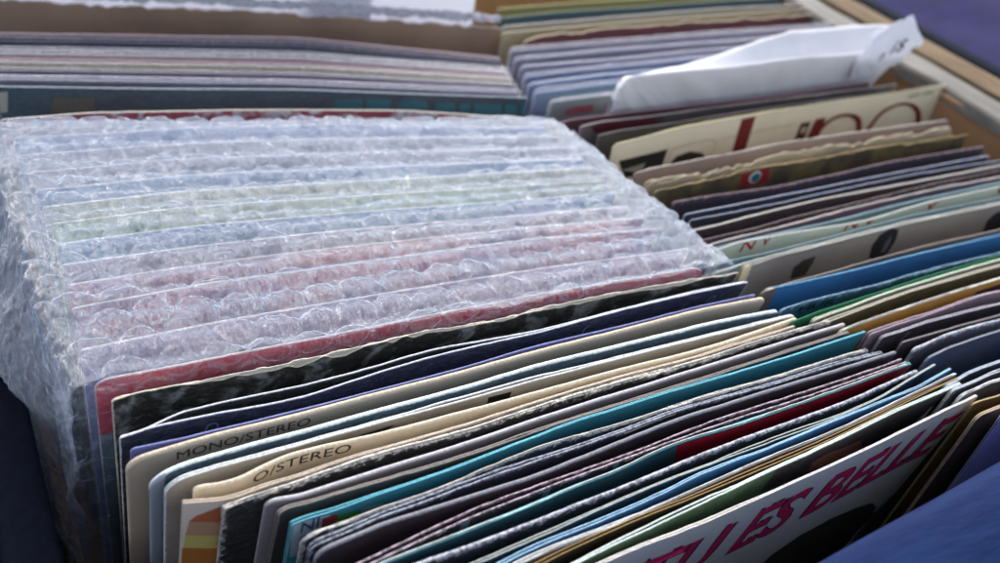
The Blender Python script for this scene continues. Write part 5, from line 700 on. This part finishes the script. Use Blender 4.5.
# folded white paper lying between the two right rows
def loft(name, curves, n, m, mat, parent=None, thick=.25):
    C_ = []
    for c in curves:
        c = np.array(c, float); t = np.linspace(0, 1, len(c)); q = np.linspace(0, 1, n)
        C_.append(np.stack([np.interp(q, t, c[:, i]) for i in range(3)], 1))
    C_ = np.array(C_)                    # k,n,3
    k = len(C_); t = np.linspace(0, k-1, m)
    V = np.zeros((n, m, 3))
    for j, q in enumerate(t):
        i = min(int(q), k-2); f_ = q-i
        p0, p1, p2, p3 = C_[max(i-1, 0)], C_[i], C_[i+1], C_[min(i+2, k-1)]
        V[:, j] = .5*((2*p1)+(-p0+p2)*f_+(2*p0-5*p1+4*p2-p3)*f_*f_+(-p0+3*p1-3*p2+p3)*f_**3)
    ker = np.ones(3)/3
    A_, B_ = np.meshgrid(np.linspace(0, 150, n), np.linspace(0, 60, m), indexing='ij')
    for i in range(3):
        for j in range(m):
            a = V[:, j, i]; p = np.r_[2*a[0]-a[1], a, 2*a[-1]-a[-2]]; V[:, j, i] = np.convolve(p, ker, 'valid')
    cz = .9*np.abs(vnoise(A_+.6*B_, B_*1.2, 301, 17))+.5*np.abs(vnoise(A_-.8*B_, B_, 302, 8))+.25*vnoise(A_, B_, 303, 4)
    V[..., 1] += .5*cz-.3; V[..., 2] += .22*cz-.1
    me = grid_mesh(name, V.reshape(-1, 3)*MM, n, m)
    ob = link(name, me, mat, parent)
    md = ob.modifiers.new('thickness', 'SOLIDIFY'); md.thickness = thick*MM; md.offset = 0
    return ob
wp = empty('folded_white_paper', (0, 0, 0))
tag(wp, 'folded white paper with dark letters on its raised corner, lying across the right row', 'paper')
loft('sheet', [
  [(226, 297, -22), (300, 297, -22), (368, 297, -22)],
  [(226.5, 293.5, -8), (300, 293.5, -8), (371, 293.5, -8)],
  [(227.2, 290, 3.5), (229, 290, 8.5), (232, 290, 11.2), (238, 290, 12.6), (261, 290, 12.9), (286, 290, 12.6), (300, 290, 13.0), (313, 290, 13.6), (330, 290, 12.8), (342, 290, 12.2), (365, 290, 12.6), (379, 289, 11)],
  [(228, 292.5, 3.0), (230, 292.5, 7.5), (233, 293, 10), (240, 294, 10.5), (262, 295, 8.8), (288, 296, 7.8), (302, 297, 7.6), (315, 297, 8), (331, 297, 8), (344, 297, 8), (366, 297, 8), (381, 295, 8)],
  [(229, 295, 2.0), (231, 296, 6), (236, 298, 8), (246, 302, 6.8), (262, 305, 7), (276, 306, 8.2), (299, 306, 13.0), (312, 305, 16.2), (325, 306, 18.2), (348, 306, 17.6), (372, 305, 18), (386, 303, 17)],
  [(229, 297, -8), (260, 306, -8), (300, 310, -8), (345, 310, -8), (385, 308, -8)],
], 160, 60, paper_folded, wp)
loft('raised_corner', [
  [(352, 289, 1), (360, 288.5, 2), (368, 288, 3.5), (378, 288, 7)],
  [(350, 288, 8), (358, 287, 9), (367, 286.6, 11), (382, 286, 14.5)],
  [(352, 287.5, 13.5), (359, 286, 16), (368, 285.5, 19), (384.8, 285, 17.2)],
  [(356, 289, 19), (361, 286.5, 24), (367, 285.5, 26), (378, 285, 24)],
  [(358, 291, 21), (363, 287, 27), (368, 285.5, 29), (371.5, 285, 31)],
], 60, 50, paper_flap, wp)
for tx, xx, zz, hh in (('i', 364.2, 14.0, 6.6), ('s', 367.2, 14.6, 8.2), ('n', 358.4, 11.2, 5.2)):
    bm = text_bm(tx, (0, 0), (hh*.5 if tx != 'i' else hh*.2, 0), hh, 0, True)
    for v in bm.verts:
        y_ = -v.co.y; v.co = ((xx+v.co.x+.30*y_)*MM, (284.1-.05*y_)*MM, (zz+y_+.25*v.co.x)*MM)
    me = bpy.data.meshes.new('lettering'); bm.to_mesh(me); bm.free()
    link('lettering', me, plain_mat('dark_print', '20222c', .6), wp)


# blue cloth along the front
bl_m = plain_mat('blue_cloth', '14284f', .9, .1, 70, .4, .9, (.5, 2.5, 2.5), col2='0e1c42')
PR = np.array([(91, -60), (90.5, -20), (89.5, 5), (87.5, 16), (84, 20), (79, 20.6), (70, 18.5), (58, 14), (44, 6), (32, -6), (24, -30), (20, -60)], float)
nu, nv = 300, 160
U_, T_ = np.meshgrid(np.linspace(-60, 330, nu), np.linspace(0, 1, nv), indexing='ij')
tt = np.linspace(0, 1, len(PR))
yy = np.interp(T_, tt, PR[:, 0])+.105*(U_-165)-5; zz = np.interp(T_, tt, PR[:, 1])-3
front = np.clip((T_-.42)*4, 0, 1)
fold = 1.0*np.sin(T_*26+.006*U_)+.6*np.sin(T_*47+1+.015*U_)
zz = zz+front*fold+.5*vnoise(U_, T_*60, 91, 30)
ker = np.ones(9)/9
for i in range(nu):
    for M_ in (yy, zz):
        a_ = M_[i]; M_[i] = np.convolve(np.r_[2*a_[0]-a_[4:0:-1], a_, 2*a_[-1]-a_[-2:-6:-1]], ker, 'valid')
me = grid_mesh('blue_cloth', np.stack([U_, yy, zz], -1).reshape(-1, 3)*MM, nu, nv)
bc = link('blue_cloth', me, bl_m)
md = bc.modifiers.new('thickness', 'SOLIDIFY'); md.thickness = 1.5*MM; md.offset = -1
tag(bc, 'blurred blue folded cloth hanging over the near edge at the lower right', 'cloth')


# table cloth under everything
tc_m = plain_mat('purple_blue_cloth', '19184a', .9, .1, 25, .25, .4, (1, 3, 1), col2='121138')
nu, nv = 160, 160
X, Y = np.meshgrid(np.linspace(-900, 2600, nu), np.linspace(-700, 2800, nv), indexing='ij')
Z = -200+3*vnoise(X, Y, 81, 90)+1.2*vnoise(X, Y, 82, 30)-4
g = link('tabletop_cloth', grid_mesh('tabletop_cloth', np.stack([X, Y, Z], -1).reshape(-1, 3)*MM, nu, nv), tc_m)
g['kind'] = 'structure'

# ------------------------------------------------------------------ camera, light
cam = bpy.data.cameras.new('camera'); co = bpy.data.objects.new('camera', cam); COL.objects.link(co)
Rm = Matrix([[0.878027, 0.178273, -0.444171], [-0.460825, 0.56554, -0.683963], [0.129264, 0.805222, 0.578712]])
co.matrix_world = Matrix.Translation((0, 0, .172)) @ Rm.to_4x4()
cam.sensor_width = 36; cam.lens = 1033.6/1000*36; cam.clip_start = .01; cam.clip_end = 50
cam.dof.use_dof = True; cam.dof.focus_distance = .262; cam.dof.aperture_fstop = 12
SC.camera = co

w = bpy.data.worlds.new('World'); SC.world = w; w.use_nodes = True
nt = w.node_tree; nt.nodes.clear()
bg = nt.nodes.new('ShaderNodeBackground'); wo = nt.nodes.new('ShaderNodeOutputWorld'); sk = nt.nodes.new('ShaderNodeTexSky')
EL, AZ = math.radians(42), math.radians(30)      # sun: high, behind the box and to the right
sk.sky_type = 'NISHITA'; sk.sun_disc = False; sk.sun_elevation = EL; sk.sun_rotation = AZ
sk.air_density = 1.0; sk.dust_density = 4.0; sk.ozone_density = 1.0
bg.inputs['Strength'].default_value = .15
hs = nt.nodes.new('ShaderNodeHueSaturation'); hs.inputs['Saturation'].default_value = .42
nt.links.new(sk.outputs[0], hs.inputs['Color']); nt.links.new(hs.outputs[0], bg.inputs[0]); nt.links.new(bg.outputs[0], wo.inputs[0])
sl = bpy.data.lights.new('sun', 'SUN'); so = bpy.data.objects.new('sun', sl); COL.objects.link(so)
sl.energy = .8; sl.angle = math.radians(25); sl.color = (1, .97, .92)
dr = Vector((math.sin(AZ)*math.cos(EL), math.cos(AZ)*math.cos(EL), math.sin(EL)))
so.rotation_euler = dr.to_track_quat('Z', 'Y').to_euler()
SC.view_settings.view_transform = 'Standard'; SC.view_settings.look = 'None'
SC.view_settings.exposure = 1.32; SC.view_settings.gamma = 1
SC.cycles.transparent_max_bounces = 24
